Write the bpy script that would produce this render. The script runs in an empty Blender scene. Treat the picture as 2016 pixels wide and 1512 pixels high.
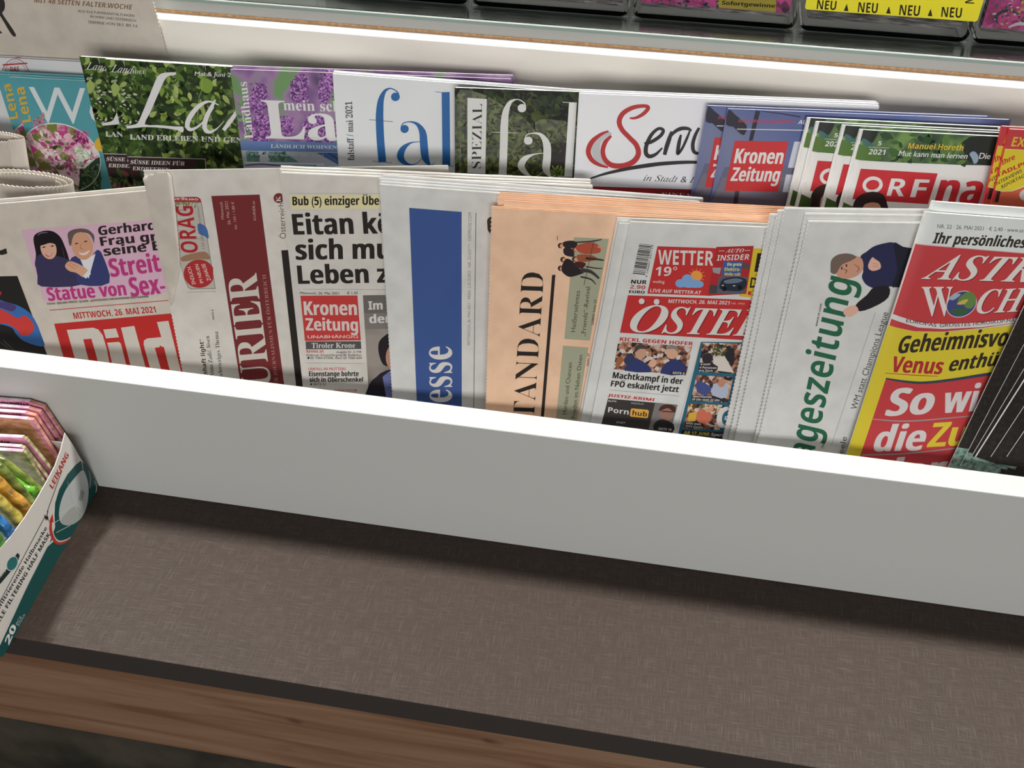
import bpy, bmesh, math, random
from mathutils import Vector, Matrix
from mathutils.geometry import tessellate_polygon
random.seed(7)
S = bpy.context.scene
COL = S.collection
MM = 0.001

# ------------------------------------------------------------------ camera, light, exposure
F = 2100.0
RX = Vector((0.98453138, -0.11944996, 0.12817829))      # world X, Y, Z axes seen in camera axes
RY = Vector((0.17496407, 0.63165905, -0.75524461))
RZ = Vector((0.00924896, 0.76598861, 0.64278761))
CAM = Vector((0, 0, 700.0))                              # millimetres
cam = bpy.data.cameras.new('camera')
cam.sensor_width = 36.0
cam.lens = F / 2016 * 36.0
cam.clip_start = 0.01
co = bpy.data.objects.new('camera', cam)
COL.objects.link(co)
M = Matrix((RX, RY, RZ)).to_4x4()
M.translation = CAM * MM
co.matrix_world = M
S.camera = co

w = bpy.data.worlds.new('world'); S.world = w; w.use_nodes = True
w.node_tree.nodes['Background'].inputs[0].default_value = (1.0, 0.97, 0.94, 1)
w.node_tree.nodes['Background'].inputs[1].default_value = 0.15

def area(name, loc, target, sx, sy, power, colour):
    l = bpy.data.lights.new(name, 'AREA'); l.shape = 'RECTANGLE'; l.size = sx; l.size_y = sy
    l.energy = power; l.color = colour
    o = bpy.data.objects.new(name, l); COL.objects.link(o)
    o.location = loc
    o.rotation_euler = (Vector(target) - Vector(loc)).to_track_quat('-Z', 'Y').to_euler()
    return o
area('ceiling_or_fill_light', (-1.3, 1.34, 2.45), (-0.1, 0.6, 0.1), 0.6, 0.06, 118, (1.0, 0.975, 0.94))
area('ceiling_or_fill_light', (0.75, 1.34, 2.45), (0.2, 0.6, 0.1), 0.6, 0.06, 98, (1.0, 0.975, 0.94))
area('ceiling_or_fill_light', (0.35, -2.1, 0.8), (0.1, 0.7, 0.3), 2.0, 0.8, 43, (1.0, 0.975, 0.94))  # added fill from low in front, not a real ceiling lamp

S.view_settings.view_transform = 'Standard'
S.view_settings.look = 'None'
S.view_settings.exposure = 0.0
S.view_settings.gamma = 1.0
S.view_settings.use_curve_mapping = False

# ------------------------------------------------------------------ materials
LIT = 0.80
def lin(v):
    v = v / 255.0
    return v / 12.92 if v <= 0.04045 else ((v + 0.055) / 1.055) ** 2.4
def alb(rgb, k=LIT):
    return tuple(min(0.92, lin(c) / k) for c in rgb) + (1,)
_m = {}
def base_mat(name, rgb, rough=0.6, spec=0.3, k=LIT):
    m = bpy.data.materials.new(name); m.use_nodes = True
    b = m.node_tree.nodes['Principled BSDF']
    b.inputs['Base Color'].default_value = alb(rgb, k)
    b.inputs['Roughness'].default_value = rough
    b.inputs['Specular IOR Level'].default_value = spec
    return m
def ink(rgb, gloss=False):
    key = ('ink', rgb, gloss)
    if key not in _m:
        _m[key] = base_mat('printed_ink', rgb, 0.34 if gloss else 0.75, 0.15 if gloss else 0.1, k=.88)
    return _m[key]
def noise_mat(name, cols, scale=200, detail=4, rough=0.6, spec=0.25, stretch=(1, 1, 1), kind='noise', stops=None, bump=0, distort=0.0, k=LIT, bscale=None):
    key = ('n', name)
    if key in _m: return _m[key]
    m = bpy.data.materials.new(name); m.use_nodes = True
    nt = m.node_tree; b = nt.nodes['Principled BSDF']
    b.inputs['Roughness'].default_value = rough
    b.inputs['Specular IOR Level'].default_value = spec
    tc = nt.nodes.new('ShaderNodeTexCoord'); mp = nt.nodes.new('ShaderNodeMapping')
    mp.inputs['Scale'].default_value = stretch
    nt.links.new(tc.outputs['Object'], mp.inputs[0])
    if kind == 'voronoi':
        n = nt.nodes.new('ShaderNodeTexVoronoi'); n.inputs['Scale'].default_value = scale
        n2 = nt.nodes.new('ShaderNodeTexNoise'); n2.inputs['Scale'].default_value = scale * 0.8; n2.inputs['Detail'].default_value = detail
        ad = nt.nodes.new('ShaderNodeMixRGB'); ad.inputs[0].default_value = 0.45
        nt.links.new(mp.outputs[0], n2.inputs[0])
        va = nt.nodes.new('ShaderNodeVectorMath'); va.operation = 'MULTIPLY_ADD'
        nt.links.new(n2.outputs['Color'], va.inputs[0]); va.inputs[1].default_value = (0.9 / scale,) * 3
        nt.links.new(mp.outputs[0], va.inputs[2])
        nt.links.new(va.outputs[0], n.inputs[0])
        sep = nt.nodes.new('ShaderNodeSeparateColor')
        nt.links.new(n.outputs['Color'], sep.inputs[0])
        nt.links.new(sep.outputs[0], ad.inputs[1]); nt.links.new(n2.outputs[0], ad.inputs[2])
        out = ad.outputs[0]
    else:
        n = nt.nodes.new('ShaderNodeTexNoise'); n.inputs['Scale'].default_value = scale
        n.inputs['Detail'].default_value = detail; n.inputs['Distortion'].default_value = distort
        nt.links.new(mp.outputs[0], n.inputs[0]); out = n.outputs[0]
    r = nt.nodes.new('ShaderNodeValToRGB')
    while len(r.color_ramp.elements) < len(cols): r.color_ramp.elements.new(0.5)
    for i, c in enumerate(cols):
        r.color_ramp.elements[i].position = stops[i] if stops else 0.3 + 0.4 * i / max(1, len(cols) - 1)
        r.color_ramp.elements[i].color = alb(c, k)
    nt.links.new(out, r.inputs[0]); nt.links.new(r.outputs[0], b.inputs['Base Color'])
    if bump:
        nb = nt.nodes.new('ShaderNodeTexNoise'); nb.inputs['Scale'].default_value = bscale or scale
        nb.inputs['Detail'].default_value = 5
        nt.links.new(mp.outputs[0], nb.inputs[0])
        bp = nt.nodes.new('ShaderNodeBump'); bp.inputs['Strength'].default_value = bump; bp.inputs['Distance'].default_value = 0.001
        nt.links.new(nb.outputs[0], bp.inputs['Height']); nt.links.new(bp.outputs[0], b.inputs['Normal'])
    _m[key] = m
    return m

def paper(name, rgb):
    d = tuple(max(0, c - 10) for c in rgb)
    return noise_mat('newsprint_' + name, [d, rgb], 60, 8, 0.85, 0.1, stops=[0.3, 0.62], bump=0.35, bscale=45)
NEWS = paper('grey', (198, 194, 188))
NEWS_COOL = paper('cool', (199, 199, 197))
NEWS_WARM = paper('warm', (190, 182, 172))
SALMON = paper('salmon', (220, 184, 156))
GREY_GREEN = paper('white', (204, 206, 203))
LEAF = noise_mat('leaf_edges', [(205, 200, 192), (228, 224, 218)], 40, 5, 0.9, 0.1, stretch=(1, 14, 1), stops=[.35, .65])
LEAF_SAL = noise_mat('salmon_leaf_edges', [(226, 188, 156), (240, 208, 180)], 40, 5, 0.9, 0.1, stretch=(1, 14, 1), stops=[.35, .65])
WHITE_LEAF = noise_mat('white_page_edges', [(222, 222, 220), (242, 242, 240)], 90, 6, 0.6, 0.2, stretch=(1, 1, 25), stops=[.3, .5], k=1.0)
WHITE_LAM = base_mat('cream_white_laminate', (224, 219, 211), 0.38, 0.3, k=0.82)
SHADE_LAM = base_mat('shade_grey_laminate', (179, 181, 179), 0.32, 0.35, k=0.86)  # front board's dimmer light put into a greyer copy of the laminate
_nt = SHADE_LAM.node_tree
_n = _nt.nodes.new('ShaderNodeTexNoise'); _n.inputs['Scale'].default_value = 900
_b = _nt.nodes.new('ShaderNodeBump'); _b.inputs['Strength'].default_value = 0.05; _b.inputs['Distance'].default_value = 0.0004
_nt.links.new(_n.outputs[0], _b.inputs['Height']); _nt.links.new(_b.outputs[0], _nt.nodes['Principled BSDF'].inputs['Normal'])

# dark linen-textured laminate for the lower shelf
def linen():
    m = bpy.data.materials.new('dark_linen_laminate'); m.use_nodes = True
    nt = m.node_tree; b = nt.nodes['Principled BSDF']; L = nt.links.new
    tc = nt.nodes.new('ShaderNodeTexCoord')
    facs = []
    for sc in ((60, 1500, 60), (1500, 60, 60)):
        mp = nt.nodes.new('ShaderNodeMapping'); mp.inputs['Scale'].default_value = sc
        n = nt.nodes.new('ShaderNodeTexNoise'); n.inputs['Scale'].default_value = 1; n.inputs['Detail'].default_value = 3
        L(tc.outputs['Object'], mp.inputs[0]); L(mp.outputs[0], n.inputs[0]); facs.append(n.outputs[0])
    mx = nt.nodes.new('ShaderNodeMath'); mx.operation = 'MAXIMUM'; L(facs[0], mx.inputs[0]); L(facs[1], mx.inputs[1])
    r = nt.nodes.new('ShaderNodeValToRGB')
    r.color_ramp.elements[0].position = 0.52; r.color_ramp.elements[0].color = alb((60, 50, 44), 1.0)
    r.color_ramp.elements[1].position = 0.78; r.color_ramp.elements[1].color = alb((82, 72, 66), 1.0)
    L(mx.outputs[0], r.inputs[0]); L(r.outputs[0], b.inputs['Base Color'])
    bp = nt.nodes.new('ShaderNodeBump'); bp.inputs['Strength'].default_value = 0.35; bp.inputs['Distance'].default_value = 0.0005
    L(mx.outputs[0], bp.inputs['Height']); L(bp.outputs[0], b.inputs['Normal'])
    rr = nt.nodes.new('ShaderNodeMapRange'); rr.inputs[1].default_value = 0.45; rr.inputs[2].default_value = 0.75
    rr.inputs[3].default_value = 0.55; rr.inputs[4].default_value = 0.38
    L(mx.outputs[0], rr.inputs[0]); L(rr.outputs[0], b.inputs['Roughness'])
    b.inputs['Specular IOR Level'].default_value = 0.16
    return m
LINEN = linen()
EDGE = base_mat('dark_edge_banding', (52, 47, 44), 0.55, 0.25, k=0.9)
def oak():
    m = bpy.data.materials.new('knotty_oak_laminate'); m.use_nodes = True
    nt = m.node_tree; b = nt.nodes['Principled BSDF']; L = nt.links.new
    tc = nt.nodes.new('ShaderNodeTexCoord'); mp = nt.nodes.new('ShaderNodeMapping')
    mp.inputs['Scale'].default_value = (1.6, 1, 26)
    L(tc.outputs['Object'], mp.inputs[0])
    n = nt.nodes.new('ShaderNodeTexNoise'); n.inputs['Scale'].default_value = 3.2; n.inputs['Detail'].default_value = 8; n.inputs['Distortion'].default_value = 0.6
    L(mp.outputs[0], n.inputs[0])
    r = nt.nodes.new('ShaderNodeValToRGB')
    for i, (p, c) in enumerate([(0.3, (104, 76, 56)), (0.5, (132, 101, 77)), (0.7, (148, 118, 94))]):
        if i > 1: r.color_ramp.elements.new(p)
    for e, (p, c) in zip(r.color_ramp.elements, [(0.3, (112, 80, 60)), (0.5, (134, 102, 80)), (0.7, (142, 114, 92))]):
        e.position = p; e.color = alb(c, 1.15)
    L(n.outputs[0], r.inputs[0])
    v = nt.nodes.new('ShaderNodeTexVoronoi'); v.inputs['Scale'].default_value = 9
    mp2 = nt.nodes.new('ShaderNodeMapping'); mp2.inputs['Scale'].default_value = (1, 1, 2.2); mp2.inputs['Location'].default_value = (0.03, 0, 0.37)
    n2 = nt.nodes.new('ShaderNodeTexNoise'); n2.inputs['Scale'].default_value = 60
    va = nt.nodes.new('ShaderNodeVectorMath'); va.operation = 'MULTIPLY_ADD'; va.inputs[1].default_value = (0.02, 0.02, 0.008)
    L(tc.outputs['Object'], n2.inputs[0]); L(n2.outputs['Color'], va.inputs[0]); L(tc.outputs['Object'], va.inputs[2])
    L(va.outputs[0], mp2.inputs[0]); L(mp2.outputs[0], v.inputs[0])
    r2 = nt.nodes.new('ShaderNodeValToRGB'); r2.color_ramp.elements[0].position = 0.03; r2.color_ramp.elements[1].position = 0.12
    r2.color_ramp.elements[0].color = (0.25, 0.2, 0.17, 1); r2.color_ramp.elements[1].color = (1, 1, 1, 1)
    L(v.outputs['Distance'], r2.inputs[0])
    mu = nt.nodes.new('ShaderNodeMixRGB'); mu.blend_type = 'MULTIPLY'; mu.inputs[0].default_value = 0.8
    L(r.outputs[0], mu.inputs[1]); L(r2.outputs[0], mu.inputs[2]); L(mu.outputs[0], b.inputs['Base Color'])
    b.inputs['Roughness'].default_value = 0.6; b.inputs['Specular IOR Level'].default_value = 0.25
    return m
OAK = oak()
ALU = base_mat('brushed_aluminium', (150, 152, 150), 0.5, 0.3, k=0.95)
ALU.node_tree.nodes['Principled BSDF'].inputs['Metallic'].default_value = 0.0
MDF = noise_mat('raw_fibreboard', [(150, 112, 78), (186, 150, 112)], 300, 4, 0.9, 0.1)
GLASS = bpy.data.materials.new('clear_glass'); GLASS.use_nodes = True
_p = GLASS.node_tree.nodes['Principled BSDF']
_p.inputs['Base Color'].default_value = (0.86, 0.95, 0.93, 1); _p.inputs['Roughness'].default_value = 0.02
_p.inputs['Transmission Weight'].default_value = 1.0; _p.inputs['IOR'].default_value = 1.5
ACRYL = bpy.data.materials.new('clear_acrylic'); ACRYL.use_nodes = True
_p = ACRYL.node_tree.nodes['Principled BSDF']
_p.inputs['Base Color'].default_value = (0.93, 0.94, 0.94, 1); _p.inputs['Roughness'].default_value = 0.06
_p.inputs['Transmission Weight'].default_value = 1.0; _p.inputs['IOR'].default_value = 1.22
FOLIAGE = noise_mat('printed_foliage', [(22, 30, 16), (46, 66, 28), (72, 98, 40), (120, 142, 76)], 210, 5, 0.35, 0.3, kind='voronoi', stops=[.28, .42, .58, .78])
HEDGE = noise_mat('printed_dark_hedge', [(12, 15, 9), (26, 36, 18), (44, 60, 27), (72, 78, 36)], 190, 8, 0.4, 0.12, kind='voronoi', stops=[.35, .5, .62, .8])
HEDGE_LOW = noise_mat('printed_shrub', [(20, 26, 11), (54, 62, 24), (86, 96, 38)], 330, 9, 0.3, 0.3, kind='voronoi', stops=[.3, .5, .75])
LAVENDER = noise_mat('printed_lavender_blur', [(64, 42, 82), (116, 80, 130), (144, 112, 152), (98, 136, 84)], 34, 2, 0.35, 0.3, stops=[.32, .45, .55, .66])
LAV_HEAD = noise_mat('printed_lavender_bloom', [(60, 26, 78), (112, 62, 130), (190, 130, 196)], 900, 3, 0.35, 0.3, kind='voronoi', stops=[.3, .5, .75])
GARDEN = noise_mat('printed_garden_blur', [(24, 40, 24), (44, 78, 38), (100, 132, 60)], 45, 4, 0.35, 0.3, stops=[.35, .5, .68])
FLOWERS = noise_mat('printed_flowers', [(112, 116, 56), (206, 160, 178), (226, 200, 206), (176, 60, 120)], 150, 4, 0.35, 0.3, kind='voronoi', stops=[.28, .42, .58, .74])
SKYBLUE = noise_mat('printed_blue_sky', [(44, 54, 116), (62, 78, 134), (96, 104, 140)], 9, 2, 0.3, 0.3, stops=[.35, .5, .68])
CROWD = noise_mat('printed_news_photo', [(44, 40, 44), (120, 76, 60), (176, 130, 104), (190, 184, 178)], 320, 5, 0.7, 0.1, kind='voronoi', stops=[.3, .45, .6, .75])
BW = noise_mat('printed_grey_photo', [(96, 90, 86), (142, 134, 128)], 18, 2, 0.7, 0.1, stops=[.4, .6])
COSMOS = noise_mat('printed_dark_cover', [(30, 27, 24), (40, 35, 31), (66, 54, 42)], 300, 7, 0.4, 0.18, stops=[.4, .62, .8])
TEALPRINT = noise_mat('printed_teal_brush', [(62, 92, 84), (110, 142, 132), (140, 158, 146)], 260, 5, 0.4, 0.3, stops=[.36, .5, .66])

# ------------------------------------------------------------------ photograph rays -> points on real planes
def ray(x, y):
    c = Vector((x - 1008, -(y - 756), -F))
    return Vector((RX.dot(c), RY.dot(c), RZ.dot(c)))
def on_plane(x, y, P, n):
    r = ray(x, y)
    return CAM + r * ((P - CAM).dot(n) / r.dot(n))
def on_z(x, y, z): return on_plane(x, y, Vector((0, 0, z)), Vector((0, 0, 1)))
def on_y(x, y, Y): return on_plane(x, y, Vector((0, Y, 0)), Vector((0, 1, 0)))

# ------------------------------------------------------------------ objects
def link(o, parent=None):
    COL.objects.link(o)
    if parent is not None: o.parent = parent
    return o
def tag(o, label=None, cat=None, group=None, kind=None):
    if label: o['label'] = label
    if cat: o['category'] = cat
    if group: o['group'] = group
    if kind: o['kind'] = kind
    return o
def empty(name, mat, label, cat, group=None):
    o = bpy.data.objects.new(name, None); o.empty_display_size = 0.02
    link(o); o.matrix_world = mat
    return tag(o, label, cat, group)
def mesh_obj(name, verts, faces, mats, parent=None, midx=None, smooth=False):
    me = bpy.data.meshes.new(name)
    me.from_pydata([tuple(c * MM for c in v) for v in verts], [], faces)
    for m in (mats if isinstance(mats, (list, tuple)) else [mats]): me.materials.append(m)
    if midx: me.polygons.foreach_set('material_index', midx)
    if smooth: me.polygons.foreach_set('use_smooth', [True] * len(faces))
    me.update()
    return link(bpy.data.objects.new(name, me), parent)
def box(name, lo, hi, mats, parent=None, bevel=0.8, midx=None):
    bm = bmesh.new()
    bmesh.ops.create_cube(bm, size=1)
    lo = Vector(lo); hi = Vector(hi)
    for v in bm.verts: v.co = Vector([lo[i] + (v.co[i] + .5) * (hi[i] - lo[i]) for i in range(3)]) * MM
    if bevel: bmesh.ops.bevel(bm, geom=list(bm.edges), offset=bevel * MM, segments=3, affect='EDGES', profile=0.5)
    me = bpy.data.meshes.new(name)
    bm.to_mesh(me); bm.free()
    for m in (mats if isinstance(mats, (list, tuple)) else [mats]): me.materials.append(m)
    if midx:
        for p in me.polygons: p.material_index = midx(p.normal)
    return link(bpy.data.objects.new(name, me), parent)
def copy_tree(o, parent=None):
    c = o.copy(); COL.objects.link(c)
    if parent is not None: c.parent = parent; c.matrix_parent_inverse = o.matrix_parent_inverse.copy()
    for ch in [x for x in o.children]: copy_tree(ch, c)
    return c

# ------------------------------------------------------------------ lettering
STY = {'s': (None, 0, 0), 'm': (None, 0, 0.022), 't': (None, -0.012, 0), 'b': ((0x1D5D4, 0x1D5EE, 0x1D7EC), 0, 0), 'h': ((0x1D5D4, 0x1D5EE, 0x1D7EC), 0, 0.045),
       'e': ((0x1D400, 0x1D41A, 0x1D7CE), 0, 0), 'l': ((0x1D400, 0x1D41A, 0x1D7CE), -0.013, 0),
       'i': ((0x1D434, 0x1D44E, None), 0, 0), 'j': ((0x1D468, 0x1D482, None), 0, 0), 'c': ((0x1D4D0, 0x1D4EA, None), 0, 0)}
UML = {'ä': 'a', 'ö': 'o', 'ü': 'u', 'Ä': 'A', 'Ö': 'O', 'Ü': 'U'}
def conv(s, st):
    t = STY[st][0]
    if t is None: return s
    o = ''
    for c in s:
        if 'A' <= c <= 'Z': o += chr(t[0] + ord(c) - 65)
        elif c == 'h' and st == 'i': o += '\u210e'
        elif 'a' <= c <= 'z': o += chr(t[1] + ord(c) - 97)
        elif c.isdigit() and t[2]: o += chr(t[2] + ord(c) - 48)
        else: o += c
    return o
_g = {}
def glyphs(s, st):
    if (s, st) in _g: return _g[(s, st)]
    cu = bpy.data.curves.new('lettering', 'FONT'); cu.body = conv(s, st); cu.size = 1
    cu.offset = STY[st][1]; cu.resolution_u = 3
    ob = bpy.data.objects.new('lettering', cu)
    me = bpy.data.meshes.new_from_object(ob)
    vs = [(v.co.x, v.co.y) for v in me.vertices]; fs = [tuple(p.vertices) for p in me.polygons]
    bpy.data.objects.remove(ob); bpy.data.curves.remove(cu); bpy.data.meshes.remove(me)
    _g[(s, st)] = (vs, fs)
    return _g[(s, st)]
def bbox(vs):
    xs = [v[0] for v in vs]; ys = [v[1] for v in vs]
    return min(xs), max(xs), min(ys), max(ys)
def string_mesh(s, st):
    base = ''.join(UML.get(c, c) if STY[st][0] else c for c in s)
    vs, fs = glyphs(base, st); vs = list(vs); fs = list(fs)
    cap = bbox(glyphs('H', st)[0])[3]; xh = bbox(glyphs('x', st)[0])[3]
    if STY[st][0]:
        for i, c in enumerate(s):
            if c in UML:
                r = bbox(glyphs(base[:i + 1], st)[0])[1]; b0 = bbox(glyphs(base[i], st)[0]); cx = r - (b0[1] - b0[0]) / 2
                y0 = (cap if c.isupper() else xh) + 0.07 * cap; q = 0.15 * cap
                for dx in (-0.2 * cap, 0.2 * cap):
                    n = len(vs)
                    vs += [(cx + dx - q / 2, y0), (cx + dx + q / 2, y0), (cx + dx + q / 2, y0 + q), (cx + dx - q / 2, y0 + q)]
                    fs.append((n, n + 1, n + 2, n + 3))
    return vs, fs, cap

def catmull(pts, n=6, closed=False):
    out = []; N = len(pts)
    rng = range(N if closed else N - 1)
    for i in rng:
        g = (lambda k: pts[k % N]) if closed else (lambda k: pts[min(max(k, 0), N - 1)])
        a, b, c, d = g(i - 1), g(i), g(i + 1), g(i + 2)
        for k in range(n):
            t = k / n
            out.append(tuple(0.5 * (2 * b[j] + (c[j] - a[j]) * t + (2 * a[j] - 5 * b[j] + 4 * c[j] - d[j]) * t * t + (3 * b[j] - a[j] - 3 * c[j] + d[j]) * t ** 3) for j in range(len(b))))
    if not closed: out.append(tuple(pts[-1]))
    return out

class Face:
    """A flat page plane: point P0, yaw (right side goes deeper), lean (top goes back). Collects printed shapes."""
    def __init__(s, P0, yaw, lean):
        y = math.radians(yaw); l = math.radians(lean)
        s.U = Vector((math.cos(y), math.sin(y), 0)); D = Vector((-math.sin(y), math.cos(y), 0))
        s.V = (Vector((0, 0, 1)) * math.cos(l) + D * math.sin(l)).normalized()
        s.N = s.U.cross(s.V); s.P0 = P0
        s.shapes = []; s.layer = 0; s.bulge = None; s.crop(0, 0, 1); s.O = P0.copy(); s.gloss = False
    def crop(s, x0, y0, k): s.cx, s.cy, s.ck = x0, y0, k
    def px(s, p): return (s.cx + p[0] / s.ck, s.cy + p[1] / s.ck)
    def world(s, p, depth=0):
        x, y = s.px(p); return on_plane(x, y, s.P0 - s.N * depth, s.N)
    def uv(s, p):
        q = s.world(p) - s.O; return (q.dot(s.U), q.dot(s.V))
    # outline of the page: top-left, a point on the top edge, a point on the left edge (photo pixels), width in mm
    def page(s, tl, tr, bl, W, floor, H=None):
        if H is None: W *= 1.03 if floor < 50 else 1.043; floor = 88.0 if floor < 50 else 101.0
        s.O = s.world(tl)
        s.a = Vector((*s.uv(tr), 0)).normalized(); s.b = Vector((*s.uv(bl), 0)).normalized(); s.W = W
        if H is None:
            wz = lambda v: v.x * s.U.z + v.y * s.V.z
            H = min((s.O.z + (wz(s.a) * W if k else 0) - floor) / -wz(s.b) for k in (0, 1))
        s.H = H
        den = s.a.x * s.b.y - s.a.y * s.b.x
        s.inv = (s.b.y / den, -s.b.x / den, -s.a.y / den, s.a.x / den)
        m = Matrix((s.U, s.V, s.N)).transposed().to_4x4(); m.translation = s.O * MM; s.M = m
        return s
    def st(s, u, v): return (s.inv[0] * u + s.inv[1] * v, s.inv[2] * u + s.inv[3] * v)
    def n_at(s, u, v):
        if not s.bulge: return 0.0
        return s.bulge(*s.st(u, v))
    def ab(s, x, y): return (s.a.x * x + s.b.x * y, s.a.y * x + s.b.y * y)
    def add(s, vs, fs, mat, layer=None):
        xs = [v[0] for v in vs]; ys = [v[1] for v in vs]; bb = (min(xs), min(ys), max(xs), max(ys))
        layer = 1
        for q in s.shapes:
            b = q[4]
            if q[3] >= layer and b[0] < bb[2] and bb[0] < b[2] and b[1] < bb[3] and bb[1] < b[3]: layer = q[3] + 1
        s.shapes.append((vs, fs, mat, layer, bb))
    def _mat(s, c): return c if not isinstance(c, tuple) else ink(c, s.gloss)
    def poly(s, pts, c, smooth=0, holes=()):
        if smooth: pts = catmull(pts, smooth, True)
        loops = [[Vector((*s.uv(p), 0)) for p in pts]] + [[Vector((*s.uv(p), 0)) for p in h] for h in holes]
        tri = tessellate_polygon(loops)
        s.add([(v.x, v.y) for l in loops for v in l], [tuple(t) for t in tri], s._mat(c))
    def whole(s, c, x0=0, y0=0, x1=None, y1=None):
        x1 = s.W if x1 is None else x1; y1 = s.H if y1 is None else y1
        s.add([s.ab(x0, y0), s.ab(x0, y1), s.ab(x1, y1), s.ab(x1, y0)], [(0, 1, 2, 3)], s._mat(c))
    def ell(s, c, rx, ry, col, rot=0, n=28, a0=0, a1=360):
        r = math.radians(rot); pts = []
        for i in range(n):
            t = math.radians(a0 + (a1 - a0) * i / n)
            x, y = rx * math.cos(t), ry * math.sin(t)
            pts.append((c[0] + x * math.cos(r) - y * math.sin(r), c[1] + x * math.sin(r) + y * math.cos(r)))
        s.poly(pts, col)
    def ring(s, c, rx, ry, w, col, rot=0, n=40, a0=0, a1=360):
        r = math.radians(rot); pts = []
        for i in range(n + 1):
            t = math.radians(a0 + (a1 - a0) * i / n)
            x, y = rx * math.cos(t), ry * math.sin(t)
            pts.append((c[0] + x * math.cos(r) - y * math.sin(r), c[1] + x * math.sin(r) + y * math.cos(r), w))
        s.stroke(pts, col, 1)
    def stroke(s, pts, c, sm=6):
        if sm > 1: pts = catmull([tuple(p) for p in pts], sm)
        L = []; Rr = []
        for i, p in enumerate(pts):
            q0 = pts[max(i - 1, 0)]; q1 = pts[min(i + 1, len(pts) - 1)]
            dx, dy = q1[0] - q0[0], q1[1] - q0[1]; d = math.hypot(dx, dy) or 1
            h = max(p[2], .5) / 2
            L.append((p[0] - dy / d * h, p[1] + dx / d * h)); Rr.append((p[0] + dy / d * h, p[1] - dx / d * h))
        n = len(L); vs = [s.uv(p) for p in L + Rr]
        s.add(vs, [(i, i + 1, n + i + 1, n + i) for i in range(n - 1)], s._mat(c))
    def line(s, p, q, w, c): s.stroke([(p[0], p[1], w), (q[0], q[1], w)], c, 1)
    def text(s, t, p0, p1, p2, c, st='b'):
        vs, fs, cap = string_mesh(t, st)
        x0, x1, _, _ = bbox(vs)
        a, b, d = Vector(s.uv(p0)), Vector(s.uv(p1)), Vector(s.uv(p2))
        e = (b - a) / (x1 - x0); g = (d - a) / cap
        out = [tuple(a + e * (x - x0) + g * y) for x, y in vs]
        s.add(out, fs, s._mat(c))
        if STY[st][2]:
            s.add([tuple(Vector(q) + e * STY[st][2]) for q in out], fs, s._mat(c))
    def leaves(s, n, quad, sizes, cols, asp=0.6):
        """scatter small printed leaf shapes inside a photo-pixel quad (one layer)"""
        q = [Vector(s.uv(p)) for p in quad]
        per = {}
        for k in range(n):
            a, b = random.random(), random.random()
            c = q[0].lerp(q[1], a).lerp(q[3].lerp(q[2], a), b)
            r = random.uniform(*sizes); an = random.uniform(0, 6.283); col = random.choice(cols)
            vs, fs = per.setdefault(col, ([], []))
            m = len(vs); ring = []
            for j, (px_, py_) in enumerate(((-1, 0), (-.45, .8), (.3, .75), (1.1, 0), (.3, -.75), (-.45, -.8))):
                x, y = px_ * r, py_ * r * asp
                vs.append((c.x + x * math.cos(an) - y * math.sin(an), c.y + x * math.sin(an) + y * math.cos(an)))
            fs.append(tuple(range(m, m + 6)))
        for col, (vs, fs) in per.items(): s.add(vs, fs, s._mat(col))
    # ---- meshes in the page's own frame
    def print_obj(s, parent, name='cover_print', off=0.07, step=16.0):
        if not s.shapes: return None
        bm = bmesh.new(); mats = []
        lay = bm.verts.layers.float.new('lay')
        for vs, fs, mat, L, _bb in s.shapes:
            if mat not in mats: mats.append(mat)
            mi = mats.index(mat)
            bv = []
            for x, y in vs:
                v = bm.verts.new((x, y, 0)); v[lay] = L; bv.append(v)
            for f in fs:
                try:
                    fc = bm.faces.new([bv[i] for i in f]); fc.material_index = mi
                except ValueError: pass
        # keep print inside the page
        for po, no in ((s.ab(0.2, 0), -1), (s.ab(s.W - .3, 0), 1)):
            d = Vector((s.b.x, s.b.y, 0)); nn = Vector((d.y, -d.x, 0)); nn = nn if nn.dot(s.a) > 0 else -nn
            bmesh.ops.bisect_plane(bm, geom=bm.verts[:] + bm.edges[:] + bm.faces[:], plane_co=Vector((*po, 0)), plane_no=nn * no, clear_outer=True, dist=1e-5)
        d = Vector((s.a.x, s.a.y, 0)); nn = Vector((-d.y, d.x, 0)); nn = nn if nn.dot(s.b) < 0 else -nn
        bmesh.ops.bisect_plane(bm, geom=bm.verts[:] + bm.edges[:] + bm.faces[:], plane_co=Vector((0, 0, 0)) - nn * .2, plane_no=nn, clear_outer=True, dist=1e-5)
        if s.H > 5:
            bmesh.ops.bisect_plane(bm, geom=bm.verts[:] + bm.edges[:] + bm.faces[:], plane_co=Vector((*s.ab(0, s.H - .3), 0)), plane_no=-nn, clear_outer=True, dist=1e-5)
        if s.bulge:
            for ax in ((0, 1) if not hasattr(s, 'cuts') else ()):
                cs = [v.co[ax] for v in bm.verts]
                if not cs: break
                k = math.ceil(min(cs) / step) * step
                while k < max(cs):
                    po = [0, 0, 0]; po[ax] = k; no = [0, 0, 0]; no[ax] = 1
                    bmesh.ops.bisect_plane(bm, geom=bm.verts[:] + bm.edges[:] + bm.faces[:], plane_co=po, plane_no=no, dist=1e-5)
                    k += step
        for cx in getattr(s, 'cuts', ()):
            d = Vector((s.b.x, s.b.y, 0)); bmesh.ops.bisect_plane(bm, geom=bm.verts[:] + bm.edges[:] + bm.faces[:], plane_co=Vector((*s.ab(cx, 0), 0)), plane_no=Vector((d.y, -d.x, 0)), dist=1e-5)
        for v in bm.verts:
            z = s.n_at(v.co.x, v.co.y) + off + v[lay] * 0.010
            v.co = Vector((v.co.x, v.co.y, z)) * MM
        bm.normal_update()
        for f in bm.faces:
            if f.normal.z < 0: f.normal_flip()
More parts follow.
